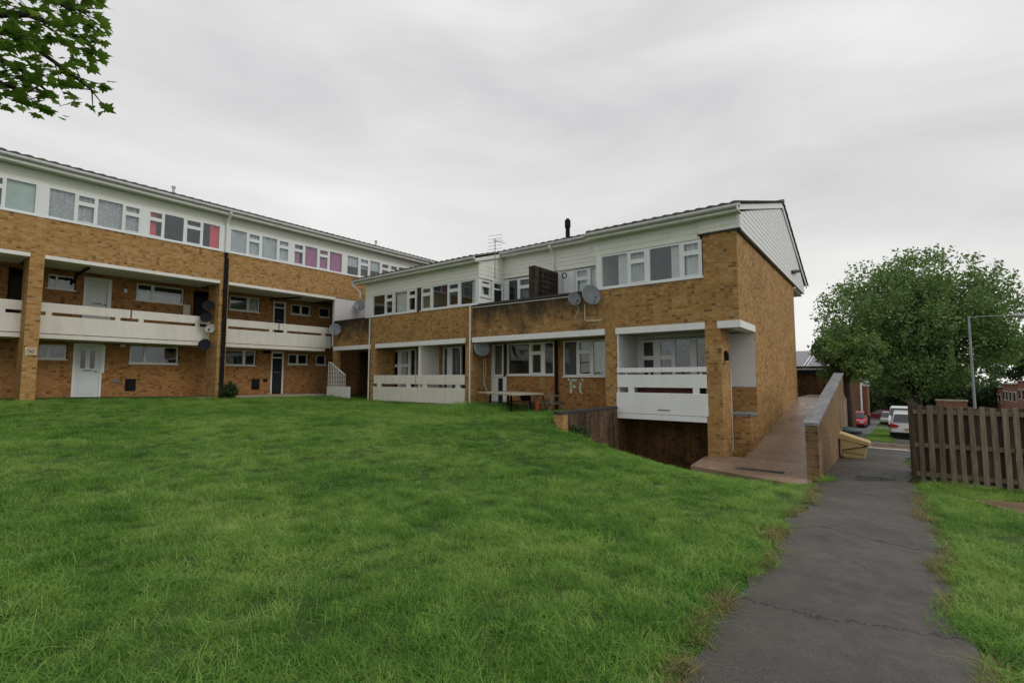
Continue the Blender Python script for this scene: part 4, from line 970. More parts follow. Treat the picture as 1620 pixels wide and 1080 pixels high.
# ---------------------------------------------------------------- garage with solar panels
gr=empty('garage_block',(28,8,.8)); tag(gr,'low dark brick building with solar panels on its roof behind the ramp','garage')
m=MB(); m.box(28,28.3,1.5,14,-2,1.86); m.box(28.3,36,1.5,1.75,-2,1.86); m.box(28.3,36,13.7,14,-2,1.86); m.box(35.7,36,1.75,13.7,-2,1.86); childof(gr,m,'wall',M['brickD'])
m=MB(); m.box(27.85,27.98,1.0,14.2,1.86,2.08); childof(gr,m,'fascia',M['blackp'])
zr=onB(1290,553.5,34)[1]
m=MB(); m.prism([(27.9,1.0,2.08),(34,1.0,zr-.12),(40,1.0,2.08)],(0,13.2,0)); childof(gr,m,'roof',M['tile'])
sol=flat('solar_cell',(.022,.026,.045),.25,.6,var=.15)
sl=(zr-.12-2.08)/6.1
yj=onB(1282,570,31)[0]
for i in range(-2,7):
    for j in range(2):
        xa=28.3+j*2.75; ya=yj+i*1.75
        if ya<1.1 or ya>13: continue
        za=2.08+(xa-27.9)*sl+.1; q=[(xa,ya,za),(xa+2.65,ya,za+2.65*sl),(xa+2.65,ya+1.68,za+2.65*sl),(xa,ya+1.68,za)]
        m=MB(); m.prism(q,(0,0,.03)); o=childof(gr,m,'solar_panel',M['upvc'])
        m=MB(); m.prism([(a+(.06 if k in(0,3) else -.06),b+(.06 if k<2 else -.06),c+(.06*sl if k in (0,3) else -.06*sl)+.031) for k,(a,b,c) in enumerate(q)],(0,0,.006)); L=gr.location; m.v=[(a-L.x,b-L.y,c-L.z) for a,b,c in m.v]; m.build('cells',sol,o)
# ---------------------------------------------------------------- vegetation
def quadcloud(C,size,name,mat,parent,flatn=None,aspect=.62):
    """C (n,3) centres -> one mesh of small bent leaf faces"""
    n=len(C); a=rng.normal(size=(n,3)); a/=np.linalg.norm(a,axis=1)[:,None]
    b=rng.normal(size=(n,3)); b-= (b*a).sum(1)[:,None]*a; b/=np.linalg.norm(b,axis=1)[:,None]
    s=size*rng.uniform(.6,1.3,n)[:,None]; nn=np.cross(a,b)
    v=np.stack([C-a*s,C-b*s*aspect+nn*s*.15,C+a*s,C+b*s*aspect+nn*s*.15],1).reshape(-1,3)
    f=np.arange(4*n).reshape(n,4)
    me=bpy.data.meshes.new(name); me.vertices.add(4*n); me.vertices.foreach_set('co',v.ravel()); me.loops.add(4*n); me.loops.foreach_set('vertex_index',f.ravel())
    me.polygons.add(n); me.polygons.foreach_set('loop_start',np.arange(0,4*n,4)); me.update(); me.validate(); me.materials.append(mat)
    o=bpy.data.objects.new(name,me); COL.objects.link(o); o.parent=parent; return o
def tree(name,label,x,y,z0,cz,rx,rz,nclump,per,leaf,mat,trunk_r,group=None,crad=1.0,shell=.75,branches=16,lowcut=-.9,trunkh=None):
    o=empty(name,(x,y,z0)); tag(o,label,'tree',group)
    cz=cz-z0; C=[]
    for i in range(nclump):
        d=rng.normal(size=3); d/=np.linalg.norm(d)
        if d[2]<lowcut: d[2]=-d[2]*.5
        rr=rng.uniform(shell**3,1)**(1/3) if rng.random()<.72 else rng.uniform(.2,.8)
        c=np.array([d[0]*rx*rr,d[1]*rx*rr,cz+d[2]*rz*rr]); cr=crad*rng.uniform(.6,1.25)
        n=int(per*(cr/crad)**2); p=rng.normal(size=(n,3)); p/=np.linalg.norm(p,axis=1)[:,None]; p*=(rng.uniform(0,1,n)**.45*cr)[:,None]; p[:,2]*=.8
        C.append(c+p)
    # thin shoots on the outline
    for i in range(nclump):
        d=rng.normal(size=3); d/=np.linalg.norm(d)
        if d[2]<lowcut*.5: continue
        t=rng.uniform(0,1,int(per*.08))[:,None]; c=np.array([d[0]*rx,d[1]*rx,cz+d[2]*rz]); up=np.array([d[0]*.5,d[1]*.5,.9])*crad*.9
        C.append(c+t*up+rng.normal(size=(len(t),3))*.12*crad)
    quadcloud(np.concatenate(C),leaf,'crown',mat,o)
    m=MB(); th=trunkh or cz*.55
    m.tube([(0,0,-.3),(0.02,0,th*.5),(.1*trunk_r,.1,th)],[trunk_r*1.15,trunk_r*.85,trunk_r*.7],12)
    m.build('trunk',M['bark'],o,smooth=True)
    m=MB()
    for i in range(branches):
        d=rng.normal(size=3); d/=np.linalg.norm(d); d[2]=abs(d[2])*.8
        e=np.array([d[0]*rx*.85,d[1]*rx*.85,cz+d[2]*rz*.75-.1*rz]); s=np.array([0,0,th*rng.uniform(.75,1)]); md=(s+e)/2+np.array([0,0,.12*rz])+rng.normal(size=3)*.05*rx
        m.tube([s,md,e],[trunk_r*.5,trunk_r*.28,trunk_r*.08],6)
    m.build('limbs',M['bark'],o,smooth=True); return o
def azp(px_,d): r=ray(px_,597); n=math.hypot(r[0],r[1]); return r[0]/n*d, r[1]/n*d
D=48.0; x,y=azp(1450,D); g0=hz(x,y)
zc=D*math.cos(math.atan((1455-810)/772)); pxm=zc/770
tree('broadleaf_tree','big round green street tree behind the timber fence',x,y,g0,EYE+(597-519)*pxm,128*pxm,108*pxm,330,190,.115,M['leaf'],.36,crad=1.12,shell=.5,branches=50,lowcut=-2,trunkh=3.6,group='trees by the street')
x,y=azp(1341,24.6); g0=hz(x,y)
tree('broadleaf_tree','slender dark-trunked tree at the end of the ramp wall',x+.0,y,g0,2.6,1.05,.95,24,300,.075,M['leaf'],.13,crad=.5,group='trees by the street',trunkh=3.2)
x,y=azp(1415,120); tree('broadleaf_tree','dark green tree far down the street behind the parked cars',x,y,hz(x,y),-.5,9,5.2,70,330,.3,M['leafd'],.4,crad=2.6,group='trees by the street')
x,y=azp(1385,135); tree('broadleaf_tree','dark tree right of the red brick house end',x,y,hz(x,y),-1,9,5.0,60,330,.3,M['leafd'],.4,crad=2.6,group='trees by the street')
x,y=azp(1478,100); tree('broadleaf_tree','bushy dark tree just right of the big tree trunk',x,y,hz(x,y),-1.2,7,4.2,60,330,.26,M['leafd'],.4,crad=2.2,group='trees by the street')
x,y=azp(1636,140); tree('broadleaf_tree','dark tree at the right edge of the picture above the terraced houses',x,y,hz(x,y),4.4,8,4.2,60,330,.24,M['leafd'],.35,crad=1.8,group='trees by the street')
# shrub by the pillar
def shrub(x,y,r,h,n,leaf,label,mat='leafd',cat='shrub'):
    o=empty('shrub',(x,y,hz(x,y))); tag(o,label,cat); p=rng.normal(size=(n,3)); p/=np.linalg.norm(p,axis=1)[:,None]; p*=(rng.uniform(0,1,n)**.5)[:,None]; p=p*np.array([r,r,h*.55]); p[:,2]+=h*.5; p+=rng.normal(size=p.shape)*.04
    quadcloud(p,leaf,'foliage',M[mat],o); m=MB()
    for k in range(7): a=rng.uniform(0,6.28); m.tube([(0,0,-.05),(math.cos(a)*r*.6,math.sin(a)*r*.6,h*.8)],[.015,.005],5)
    m.build('stems',M['bark'],o)
xs_,_=onA(362,620,21.0); shrub(xs_,20.95,.33,.62,1300,.045,'small dark shrub at the foot of the black downpipe')
shrub(10.75,6.15,.3,.35,700,.04,'low leafy weeds at the pier of the stained retaining wall')
# ---------------------------------------------------------------- overhanging maple
mt=empty('maple_tree',(-3.2,8.2,hz(-3.2,8.2))); tag(mt,'maple tree whose leafy branch hangs in the upper left','tree')
m=MB(); tx,ty,tz=mt.location; m.tube([(0,0,-.3),(.05,0,1.5),(0,.05,4),(.1,.1,7.5)],[.24,.19,.15,.07],12); m.build('trunk',M['bark'],mt,smooth=True)
brs=[[(-130,10,6.0),(-20,36,5.6),(60,37,5.3),(112,58,5.1),(160,88,5.0)],
 [(-130,60,6.2),(-20,48,5.7),(50,75,5.4),(110,118,5.2),(163,158,5.1)],
 [(-110,90,6.2),(0,100,5.8),(50,125,5.6),(98,165,5.5)],
 [(-120,-40,6.0),(0,-25,5.6),(70,-5,5.3),(125,28,5.1),(150,30,5.0)],
 [(-90,120,6.0),(-10,140,5.8),(25,150,5.6),(60,158,5.6)],
 [(-90,-80,5.8),(20,-70,5.4),(90,-40,5.2),(120,-5,5.1)]]
m=MB(); LC=[]; LD=[]
for b in brs:
    pts=[atd(q[0]-16,q[1]-14,q[2]) for q in b]; T=Vector((tx,ty,4.2)); path=[T]+pts
    L=[Vector(p)-mt.location for p in path]; n=len(L); m.tube(L,[.05-.042*i/(n-1) for i in range(n)],6)
    for i in range(0,len(path)-1):
        a,c=path[i],path[i+1]
        for k in range((90,14)[i] if i<2 else 38):
            t=random.random()*(.85 if i==0 else 1); p=a.lerp(c,t)
            s=.37*(1-.5*(i+t)/len(path)); off=Vector((random.uniform(-1,1),random.uniform(-1,1),random.uniform(-1,1))); off=off*(s/max(1,off.length)); off.z=off.z*.6-.03
            LC.append(p+off-mt.location)
            if k%6==0: m.tube([p-mt.location,p+off-mt.location],[.006,.003],4,caps=False)
    LC.append(path[-1]-mt.location)
m.build('branches',M['bark'],mt)
lobes=[]   # maple outline: 5 pointed lobes
for k,(ang,r_) in enumerate([(-90,.12),(-60,.32),(-35,.55),(-20,.42),(-5,.62),(15,.95),(28,.62),(45,.60),(60,.8),(74,.62),(90,1.08),(106,.62),(120,.8),(135,.60),(152,.62),(165,.95),(185,.62),(200,.42),(215,.55),(240,.32)]):
    lobes.append((math.cos(R(ang))*r_,math.sin(R(ang))*r_))
LM=MB()
for c in LC:
    s=random.uniform(.045,.08); nrm=Vector((random.gauss(0,.45),random.gauss(0,.45),1)).normalized()
    dr=Vector((random.gauss(.5,.6),random.gauss(-.2,.6),-.5)); dr=(dr-nrm*dr.dot(nrm)).normalized(); sd=dr.cross(nrm)
    LM.face([c+sd*(a*s)+dr*(b*s)-nrm*(abs(a)*s*.18) for a,b in lobes])
LM.build('crown',M['leafm'],mt)
# ---------------------------------------------------------------- street: lamp, cars, houses
lx,ly=azp(1539,30.3); lp=empty('street_lamp',(lx,ly,hz(lx,ly))); tag(lp,'grey street lamp with a long side arm above the fence','street lamp')
zl=30.3*math.cos(math.atan((1539-810)/772)); top=EYE+(597-500)*zl/770-lp.location.z
m=MB(); m.tube([(0,0,-.2),(0,0,1.4),(0,0,1.45),(0,0,top)],[.09,.09,.055,.04],10); m.build('pole',M['lampm'],lp)
rd=Vector((math.sin(TH),-math.cos(TH),0)); m=MB(); m.tube([Vector((0,0,top-.03)),rd*2.0+Vector((0,0,top+.06))],.014,8); m.build('arm',M['lampm'],lp)
m=MB(); a=rd*1.9+Vector((0,0,top+.05)); m.tube([a,a+rd*.15,a+rd*.6,a+rd*.72],[.03,.085,.085,.04],8); m.tube([a+rd*.3+Vector((0,0,.06)),a+rd*.3+Vector((0,0,.14))],.03,6); m.build('lamp_head',M['lampm'],lp)
def paint(name,c): 
    t=NT(name); return t.princ(c,.3,.6)
def vehicle(name,cat,label,x,y,rz,L,W,H,col,kind='suv',z=None):
    """local +X is the front"""
    o=empty(name,(x,y,hz(x,y)+.01 if z is None else z),rz); tag(o,label,cat,'vehicles parked along the street')
    pm=paint(name+'_paint',col); h=H
    if kind=='van': body=[(-L/2,.3),(L/2,.3),(L/2,.75),(L/2-.25,1.0),(L/2-.9,H*.58),(-L/2,H*.58)]; roof=[(-L/2+.02,H*.58),(L/2-.95,H*.58),(L/2-1.55,H*.97),(L/2-1.8,H),(-L/2+.05,H)]
    else: body=[(-L/2+.03,.3),(L/2-.05,.3),(L/2,.55),(L/2-.1,H*.52),(L/2-1.1,H*.60),(-L/2+.1,H*.63),(-L/2,.55)]; roof=[(-L/2+.1,H*.63),(L/2-1.15,H*.60),(L/2-1.95,H*.96),(L/2-2.3,H),(-L/2+.75,H*.985),(-L/2+.4,H*.9)]
    m=MB(); m.prism([(a,-W/2,b) for a,b in body],(0,W,0)); m.build('body',pm,o,bevel=.07)
    m=MB(); k=len(roof); ins=.12
    zmid=roof[0][1]
    L0=[(a,-W/2+(.03 if b<=zmid+.02 else ins+.04),b) for a,b in roof]; R0=[(a,-c,b) for a,c,b in L0]
    n=0; m.v=L0+R0; m.f=[tuple(range(k-1,-1,-1)),tuple(range(k,2*k))]+[(i,(i+1)%k,k+(i+1)%k,k+i) for i in range(k)]
    m.build('cabin',pm,o,bevel=.05)
    g=MB()
    # side glass, rear glass, windscreen as thin raised sheets
    z0=H*.64; z1=H*.9
    for s in (-1,1):
        xa,xb=-L/2+.45,L/2-1.75
        if kind=='van': xa=L/2-2.0; xb=L/2-1.3
        g.prism([(xa,s*(W/2-.035),z0),(xb+.35,s*(W/2-.035),z0),(xb,s*(W/2-.125),z1),(xa+.2,s*(W/2-.125),z1)],(0,s*.02,0))
    xr_=roof[-1][0]; 
    if kind!='van': g.prism([(-L/2+.12,-W/2+.15,H*.66),(-L/2+.12,W/2-.15,H*.66),(-L/2+.42,W/2-.24,H*.9),(-L/2+.42,-W/2+.24,H*.9)],(-.04,0,.02))
    f0,f1=(roof[1],roof[2]); g.prism([(f0[0]-.05,-W/2+.12,f0[1]+.04),(f0[0]-.05,W/2-.12,f0[1]+.04),(f1[0]+.03,W/2-.22,f1[1]-.04),(f1[0]+.03,-W/2+.22,f1[1]-.04)],(.05,0,.02))
    g.build('windows',M['carglass'],o)
    for sx in (-1,1):
        for sy in (-1,1):
            wx=sx*(L/2-.85); m=MB(); m.tube([(wx,sy*(W/2-.2),.33),(wx,sy*(W/2+.01),.33)],.33,18); wl=m.build('wheel',M['tyre'],o)
            m=MB(); m.tube([(wx,sy*(W/2),.33),(wx,sy*(W/2+.02),.33)],.2,12); m.build('rim',M['metal'],wl)
    for sy in (-1,1):
        m=MB(); q=[(-L/2-.0,sy*(W/2-.42),H*.54),(-L/2-.0,sy*(W/2-.02),H*.62),(-L/2+.0,sy*(W/2-.01),H*.46),(-L/2,sy*(W/2-.3),H*.47)]
        m.prism(q,(-.03 if kind!='van' else -.02,0,0)); m.build('tail_light',M['red'],o)
        m=MB(); m.box(L/2-.12,L/2-.02,sy*(W/2-.35),sy*(W/2-.04),.6,.75); m.build('headlight',M['upvc'],o)
    m=MB(); m.box(-L/2-.045,-L/2-.0,-.27,.27,.62 if kind!='van' else .5,.74 if kind!='van' else .61); m.build('number_plate',flat('plate_yellow',(.55,.40,.12),.5,.3,var=.03),o)
    m=MB(); m.box(-L/2-.03,-L/2+.3,-W/2-.01,W/2+.01,.22,.5); m.box(L/2-.3,L/2+.02,-W/2-.01,W/2+.01,.22,.42); m.build('bumper',M['blackp'],o,bevel=.03)
    return o
def vat(px_,D): return azp(px_,D)
x,y=vat(1437,36); vehicle('car','car','white car seen from behind, half hidden by the fence corner',x,y,R(-2),4.2,1.8,1.6,(.72,.73,.74))
x,y=vat(1421,66); vehicle('van','van','white van facing the camera down the street',x,y,R(178),5.0,1.9,2.1,(.7,.7,.7),'van')
x,y=vat(1405,72); vehicle('car','car','silver car parked between the white van and the dark red car',x,y,R(178),4.2,1.75,1.5,(.35,.37,.38))
x,y=vat(1388,92); vehicle('car','car','dark red car parked side-on at the end of the street',x,y,R(88),4.3,1.75,1.5,(.14,.012,.02))
x,y=vat(1349,56); vehicle('car','car','bright red car peeping out beside the brick house end',x,y,R(178),4.0,1.7,1.5,(.45,.02,.03))
def house(label,x0,x1,y0,y1,h,roofh,wins,ridge='y',mat='brickH',z=None,group=None):
    g0=min(hz(x0,y0),hz(x1,y1)) if z is None else z; o=empty('house',((x0+x1)/2,(y0+y1)/2,g0)); tag(o,label,'house',group)
    L=o.location
    def c(mb,n,mt,par=None): mb.v=[(a-L.x,b-L.y,cc-L.z) for a,b,cc in mb.v]; return mb.build(n,mt,par or o)
    m=MB(); m.box(x0,x1,y0,y1,g0-1,g0+h); c(m,'wall',M[mat])
    m=MB()
    if ridge=='x': m.prism([(x0-.2,y0-.3,g0+h+.002),(x0-.2,(y0+y1)/2,g0+h+roofh),(x0-.2,y1+.3,g0+h+.002)],(x1-x0+.4,0,0))
    else: m.prism([(x0-.3,y0-.2,g0+h+.002),((x0+x1)/2,y0-.2,g0+h+roofh),(x1+.3,y0-.2,g0+h+.002)],(0,y1-y0+.4,0))
    c(m,'roof',M['tile'])
    for (face,u0,u1,z0,z1) in wins:
        z0+=g0; z1+=g0; f=MB(); g=MB()
        if face=='+y': f.box(u0,u1,y1+.002,y1+.06,z0,z1); g.box(u0+.08,(u0+u1)/2-.04,y1+.061,y1+.07,z0+.08,z1-.08); g.box((u0+u1)/2+.04,u1-.08,y1+.061,y1+.07,z0+.08,z1-.08)
        if face=='-x': f.box(x0-.06,x0-.002,u0,u1,z0,z1); g.box(x0-.07,x0-.061,u0+.08,u1-.08,z0+.08,z1-.08)
        wf=c(f,'window',M['upvc']); c(g,'pane',M['carglass'],wf)
    return o
x,y=azp(1346,68); x2,y2=azp(1362,68); x3,y3=azp(1371,68)
h1=house('red brick house end left of the street, partly behind leaves',x,x+8,y2,y+5,5.6,.9,[('-x',y-.1,y+.7,2.9,4.3)],z=hz(x,y))
m=MB(); L=h1.location; m.box(x+.5-L.x,x+7-L.x,y3-L.y,y2-L.y-.01,-1,4.3); m.build('side_extension',M['brickH'],h1)
m=MB(); m.tube([(x-.08-L.x,y2+.06-L.y,0),(x-.08-L.x,y2+.06-L.y,5.5)],.09,6); m.build('drainpipe',M['upvc'],h1)
m=MB(); m.box(x+.45-L.x,x+7.1-L.x,y3-.1-L.y,y2-L.y-.02,4.31,5.3); m.build('hung_tiles',M['cladg'],h1)
bw=empty('wheeled_bin',(x-3,y3+.1,hz(x-3,y3))); tag(bw,'dark wheeled bin standing by the red brick house end','bin'); m=MB(); m.prism([(-.25,-.22,.05),(.25,-.22,.05),(.3,-.27,1.0),(-.3,-.27,1.0)],(0,.5,0)); m.build('body',M['door_dark'],bw); m=MB(); m.box(-.33,.33,-.3,.27,1.0,1.07); m.build('lid',M['blackp'],bw,bevel=.02)
# terrace of houses on the right, stepping down the hill (fronts face the street)
nms=['nearest','second','third','fourth','fifth','farthest']
for i in range(6):
    xa=62+i*9.5; gz=[-3.75,-4.1,-4.5,-5.0,-5.5,-6.0][i]
    wins=[]
    for u in (1.0,3.4,5.6,7.6):
        wins.append(('+y',xa+u,xa+u+1.15,3.3,4.5)); 
        if u in (1.0,5.6): wins.append(('+y',xa+u,xa+u+1.3,.9,2.2))
        else: wins.append(('+y',xa+u,xa+u+.9,.0,2.1))
    house('%s red brick terraced house stepping down the hill on the right'%nms[i],xa,xa+9.4,-21,-12.2,5.4,.5,wins,ridge='x',z=gz,group='terraced houses on the right')
# garden wall behind the fence
gx_,gy_=azp(1479,27); gx2,gy2=azp(1528,27); gwl=empty('garden_wall',(gx_,gy_,hz(gx_,gy_))); tag(gwl,'short red brick garden wall with pale coping behind the fence','wall')
zt_=EYE-(634-597)*(27*math.cos(math.atan((1500-810)/772)))/770
m=MB(); m.box(gx_,gx_+.22,gy2,gy_,-2.5,zt_); childof(gwl,m,'wall',M['brickH']); m=MB(); m.box(gx_-.03,gx_+.25,gy2-.03,gy_+.03,zt_,zt_+.06); childof(gwl,m,'coping',M['concrete'])
# ---------------------------------------------------------------- grass (instanced tufts)
pc=bpy.data.collections.new('tufts'); ps=bpy.data.collections.new('straw'); pt=bpy.data.collections.new('tall')
def tuft(name,n,rad,h0,h1,w,bend,mat,coll):
    V=[];F=[]
    for i in range(n):
        a=rng.uniform(0,2*math.pi); r_=rad*math.sqrt(rng.uniform(0,1)); x=math.cos(a)*r_; y=math.sin(a)*r_; h=rng.uniform(h0,h1)
        t=rng.uniform(0,2*math.pi); dx,dy=math.cos(t),math.sin(t); b=bend*rng.uniform(.3,1.3)*h; ww=w*rng.uniform(.6,1.3); px_,py_=-dy*ww/2,dx*ww/2
        k=len(V)
        for s,wf in ((0,1),(.4,.9),(.75,.6)):
            ox,oy,oz=dx*b*s*s,dy*b*s*s,h*s*(1-.18*s*bend)
            V+=[(x+ox-px_*wf,y+oy-py_*wf,oz-.01),(x+ox+px_*wf,y+oy+py_*wf,oz-.01)]
        V.append((x+dx*b,y+dy*b,h*(1-.3*bend)-.01))
        F+=[(k,k+1,k+3,k+2),(k+2,k+3,k+5,k+4),(k+4,k+5,k+6)]
    me=bpy.data.meshes.new(name); me.from_pydata(V,[],F); me.materials.append(mat); me.update()
    o=bpy.data.objects.new(name,me); coll.objects.link(o)
for i in range(6): tuft('grass_tuft',150,.17,.035,.085,.0036,1.15,M['grass'],pc)
for i in range(2): tuft('grass_tuft',90,.13,.07,.14,.004,1.5,M['grass'],pc)
for i in range(3): tuft('straw_tuft',26,.07,.05,.12,.004,1.5,M['straw'],ps)
for i in range(3): tuft('tall_tuft',70,.16,.2,.5,.006,.8,M['grass'],pt)
def instancer(name,P,coll,smin,smax,tilt=.12,kind='stuff',zs=None):
    n=len(P); me=bpy.data.meshes.new(name); me.vertices.add(n); me.vertices.foreach_set('co',P.astype(np.float32).ravel())
    rot=np.stack([rng.normal(0,tilt,n),rng.normal(0,tilt,n),rng.uniform(0,6.283,n)],-1).astype(np.float32)
    a=me.attributes.new('rot','FLOAT_VECTOR','POINT'); a.data.foreach_set('vector',rot.ravel())
    sc=rng.uniform(smin,smax,n).astype(np.float32)
    if zs is not None: sc=sc*zs.astype(np.float32)
    S=np.stack([np.clip(sc,.8,1.4),np.clip(sc,.8,1.4),sc],-1).astype(np.float32)
    a=me.attributes.new('scl','FLOAT_VECTOR','POINT'); a.data.foreach_set('vector',S.ravel())
    o=bpy.data.objects.new(name,me); COL.objects.link(o); o['kind']=kind
    ng=bpy.data.node_groups.new(name,'GeometryNodeTree'); ng.interface.new_socket('Geometry',in_out='INPUT',socket_type='NodeSocketGeometry'); ng.interface.new_socket('Geometry',in_out='OUTPUT',socket_type='NodeSocketGeometry')
    N=ng.nodes; gi=N.new('NodeGroupInput'); go=N.new('NodeGroupOutput'); mp=N.new('GeometryNodeMeshToPoints'); ip=N.new('GeometryNodeInstanceOnPoints'); ci=N.new('GeometryNodeCollectionInfo')
    ci.inputs[0].default_value=coll; ci.inputs['Separate Children'].default_value=True; ci.inputs['Reset Children'].default_value=True
    r1=N.new('GeometryNodeInputNamedAttribute'); r1.data_type='FLOAT_VECTOR'; r1.inputs[0].default_value='rot'
    r2=N.new('GeometryNodeInputNamedAttribute'); r2.data_type='FLOAT_VECTOR'; r2.inputs[0].default_value='scl'
    ip.inputs['Pick Instance'].default_value=True
    er=N.new('FunctionNodeEulerToRotation')
    Lk=ng.links.new; Lk(gi.outputs[0],mp.inputs[0]); Lk(mp.outputs[0],ip.inputs['Points']); Lk(ci.outputs[0],ip.inputs['Instance']); Lk(r1.outputs[0],er.inputs[0]); Lk(er.outputs[0],ip.inputs['Rotation']); Lk(r2.outputs[0],ip.inputs['Scale']); Lk(ip.outputs[0],go.inputs[0])
    md=o.modifiers.new('scatter','NODES'); md.node_group=ng; return o
def lawnok(x,y):
    ok=(y>edgeL(x)+.02)|(y<edgeR(x)-.02)
    ok&=~((x>13.44)&(y>-.6)&(y<30)); ok&=~((y>21.25)&(x>-12))
    ok&=~((x>10.8)&(y>1.0)&(y<3.8)&(x>11.82-(3.75-y)*.36)); ok&=~((x>11.6)&(y>-.3)&(y<1.4))
    ok&=~((x>10.2)&(y>6.33)&(y<6.75)); ok&=~((x>12.9)&(y>3.5)&(y<6.4))
    ok&=~((x>8.8)&(x<11.4)&(y<-1.1)&(x>9.9-(-1.45-y)*.45+ (0))&(x<10.8+np.clip(-1-y,0,2)*.35))
    ok&=~((x>12.3)&(y<-.3))
    return ok
def scatter(x0,x1,y0,y1,dens,cond=None):
    n=int((x1-x0)*(y1-y0)*dens); x=rng.uniform(x0,x1,n); y=rng.uniform(y0,y1,n); k=lawnok(x,y)
    if cond is not None: k&=cond(x,y)
    x,y=x[k],y[k]; return np.stack([x,y,hgt(x,y)],-1)
near=lambda x,y: (np.hypot(x,y)<7)
P=[scatter(-4,14,-8,21.25,36),scatter(-12,-4,-2,21.25,16),scatter(-2,7,-4,7,26,near)]
P=np.concatenate(P)
def lump(P):
    s=lambda f,a,b: np.sin(P[:,0]*f+a+1.7*np.sin(P[:,1]*f*.6))*np.sin(P[:,1]*f*1.1+b+1.3*np.sin(P[:,0]*f*.8))
    near_=np.clip(1-np.maximum(np.abs(P[:,0]-11.2)/1.6,np.abs(P[:,1]-2.6)/2.2),0,1)
    return (1-.6*near_**.5)*(1+.22*s(1.9,.3,1.2)+.22*s(4.3,2,.4)+.15*s(9,1,3))
keep=np.hypot(P[:,0],P[:,1])>1.1; P=P[keep]
instancer('grass',P,pc,.7,1.25,zs=lump(P))
# verges beyond the street
def vs(x0,x1,y0,y1,d): n=int((x1-x0)*(y1-y0)*d); x=rng.uniform(x0,x1,n); y=rng.uniform(y0,y1,n); return np.stack([x,y,hgt(x,y)],-1)
V=np.concatenate([vs(28,58,-.1,.9,9),vs(28,58,2.3,6,5),vs(67,105,-.1,.9,6)]); instancer('verge_grass',V,pc,1.2,1.9)
# straw edge along the path
n=620; x=rng.uniform(2,11.2,n); side=rng.random(n)<.6; y=np.where(side,edgeL(x)+rng.normal(.0,.035,n),edgeR(x)-rng.normal(.0,.03,n)); S1=np.stack([x,y,hgt(x,y)+.01],-1)
k=(np.sin(x*2.3)+np.sin(x*5.1+1)+rng.normal(0,.5,n))>-.2; instancer('dry_grass',S1[k],ps,.6,1.2,.5)
n=420; x=rng.uniform(2,11.2,n); side=rng.random(n)<.55; y=np.where(side,edgeL(x)-rng.uniform(-.02,.03,n),edgeR(x)+rng.uniform(-.02,.03,n)); S2=np.stack([x,y,hgt(x,y)],-1)
# tall weeds by the walls
n=260; y=rng.uniform(9.2,12.2,n); x=13.25-rng.uniform(0,1,n)**1.5*(3.2-np.abs(y-9.9)*.6); T1=np.stack([x,y,hgt(x,y)],-1)
n=60; y=rng.uniform(12.5,21,n); x=13.38-rng.uniform(0,.15,n); T2=np.stack([x,y,hgt(x,y)],-1)
n=45; y=rng.uniform(21.0,21.2,n); x=rng.uniform(-2,13,n); T3=np.stack([x,y,hgt(x,y)],-1)
n=50; y=-rng.uniform(.5,5,n); x=12.2+rng.uniform(-.1,.1,n); T4=np.stack([x,y,hgt(x,y)],-1)
n=16; x=rng.uniform(11.6,12.1,n); y=rng.uniform(1.0,1.12,n); T5=np.stack([x,y,hgt(x,y)],-1)
T=np.concatenate([T1,T2,T3,T4,T5]); zz_=np.concatenate([np.full(260,.85),np.full(60,.38),np.full(45,.3),np.full(50,.35),np.full(16,.3)])
instancer('long_grass',T,pt,.6,1.1,.12,zs=zz_)
# ---------------------------------------------------------------- light, sky, camera
W=bpy.data.worlds.new('World'); scene.world=W; W.use_nodes=True; nt=W.node_tree; nt.nodes.clear()
out=nt.nodes.new('ShaderNodeOutputWorld'); bg=nt.nodes.new('ShaderNodeBackground'); bg.inputs[1].default_value=.1
sky=nt.nodes.new('ShaderNodeTexSky'); sky.sky_type='NISHITA'; sky.sun_disc=False; sky.sun_elevation=R(42)
SUNAZ=TH-R(125)   # direction (from +X, ccw) the light comes from
sky.sun_rotation=R(90)-SUNAZ
tc=nt.nodes.new('ShaderNodeTexCoord'); mp=nt.nodes.new('ShaderNodeMapping'); mp.inputs['Scale'].default_value=(1,1,3.2); nt.links.new(tc.outputs['Generated'],mp.inputs[0])
n1=nt.nodes.new('ShaderNodeTexNoise'); n1.inputs['Scale'].default_value=1.6; n1.inputs['Detail'].default_value=6; n1.inputs['Roughness'].default_value=.5; n1.inputs['Distortion'].default_value=.5; nt.links.new(mp.outputs[0],n1.inputs['Vector'])
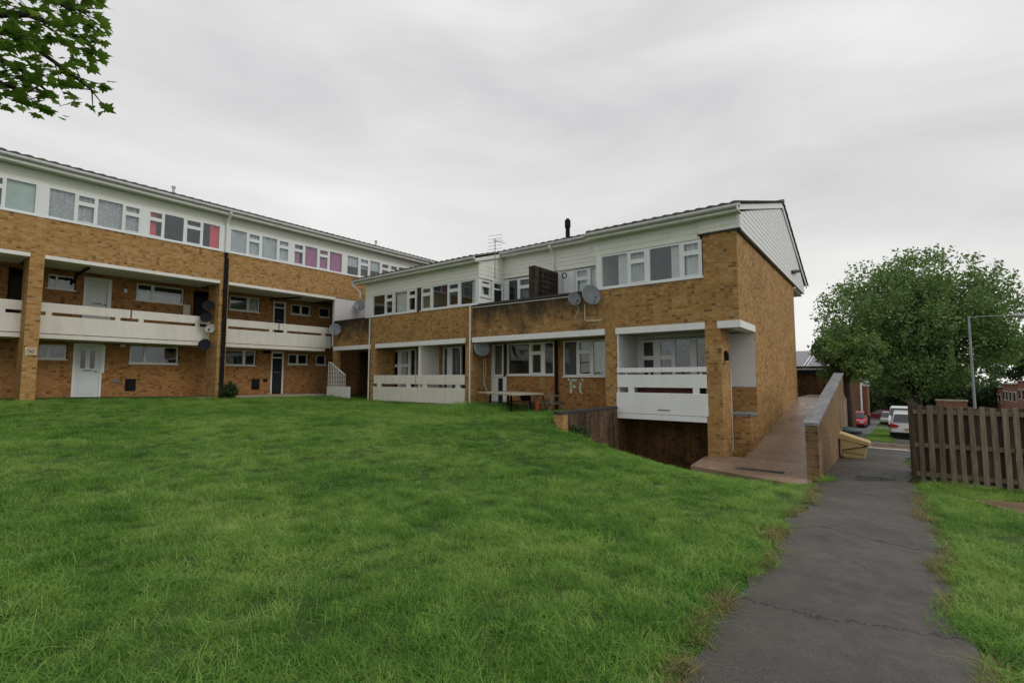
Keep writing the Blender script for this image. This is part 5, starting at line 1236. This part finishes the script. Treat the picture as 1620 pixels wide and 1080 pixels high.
cr=nt.nodes.new('ShaderNodeValToRGB'); cr.color_ramp.elements[0].position=.3; cr.color_ramp.elements[0].color=(6.0,5.95,6.05,1); cr.color_ramp.elements[1].position=.72; cr.color_ramp.elements[1].color=(8.5,8.45,8.4,1)
nt.links.new(n1.outputs[0],cr.inputs[0])
sx=nt.nodes.new('ShaderNodeSeparateXYZ'); nt.links.new(tc.outputs['Generated'],sx.inputs[0])
hr=nt.nodes.new('ShaderNodeValToRGB'); hr.color_ramp.elements[0].position=0; hr.color_ramp.elements[0].color=(1.13,1.12,1.08,1); hr.color_ramp.elements[1].position=.5; hr.color_ramp.elements[1].color=(1,1,1,1)
nt.links.new(sx.outputs[2],hr.inputs[0])
mu=nt.nodes.new('ShaderNodeMix'); mu.data_type='RGBA'; mu.blend_type='MULTIPLY'; mu.inputs[0].default_value=1; nt.links.new(cr.outputs[0],mu.inputs[6]); nt.links.new(hr.outputs[0],mu.inputs[7])
mx=nt.nodes.new('ShaderNodeMix'); mx.data_type='RGBA'; mx.inputs[0].default_value=.94; nt.links.new(sky.outputs[0],mx.inputs[6]); nt.links.new(mu.outputs[2],mx.inputs[7])
nt.links.new(mx.outputs[2],bg.inputs[0]); nt.links.new(bg.outputs[0],out.inputs[0])
sl_=bpy.data.lights.new('sun','SUN'); sl_.energy=.8; sl_.angle=R(25); sl_.color=(1,.96,.9); so=bpy.data.objects.new('sun',sl_); COL.objects.link(so)
dv=Vector((math.cos(SUNAZ)*math.cos(R(42)),math.sin(SUNAZ)*math.cos(R(42)),math.sin(R(42)))); so.rotation_euler=dv.to_track_quat('Z','Y').to_euler()
cam=bpy.data.cameras.new('camera'); cam.sensor_width=36; cam.lens=FPX/1620*36; cam.clip_end=6000; cam.clip_start=.05; co=bpy.data.objects.new('camera',cam); COL.objects.link(co)
co.location=(0,0,EYE); co.rotation_euler=(R(90)+PIT,0,TH-R(90)); scene.camera=co
scene.render.engine='CYCLES'
vs_=scene.view_settings; vs_.view_transform='Standard'; vs_.look='None'; vs_.exposure=.10; vs_.gamma=1
scene.cycles.max_bounces=6; scene.cycles.transparent_max_bounces=12
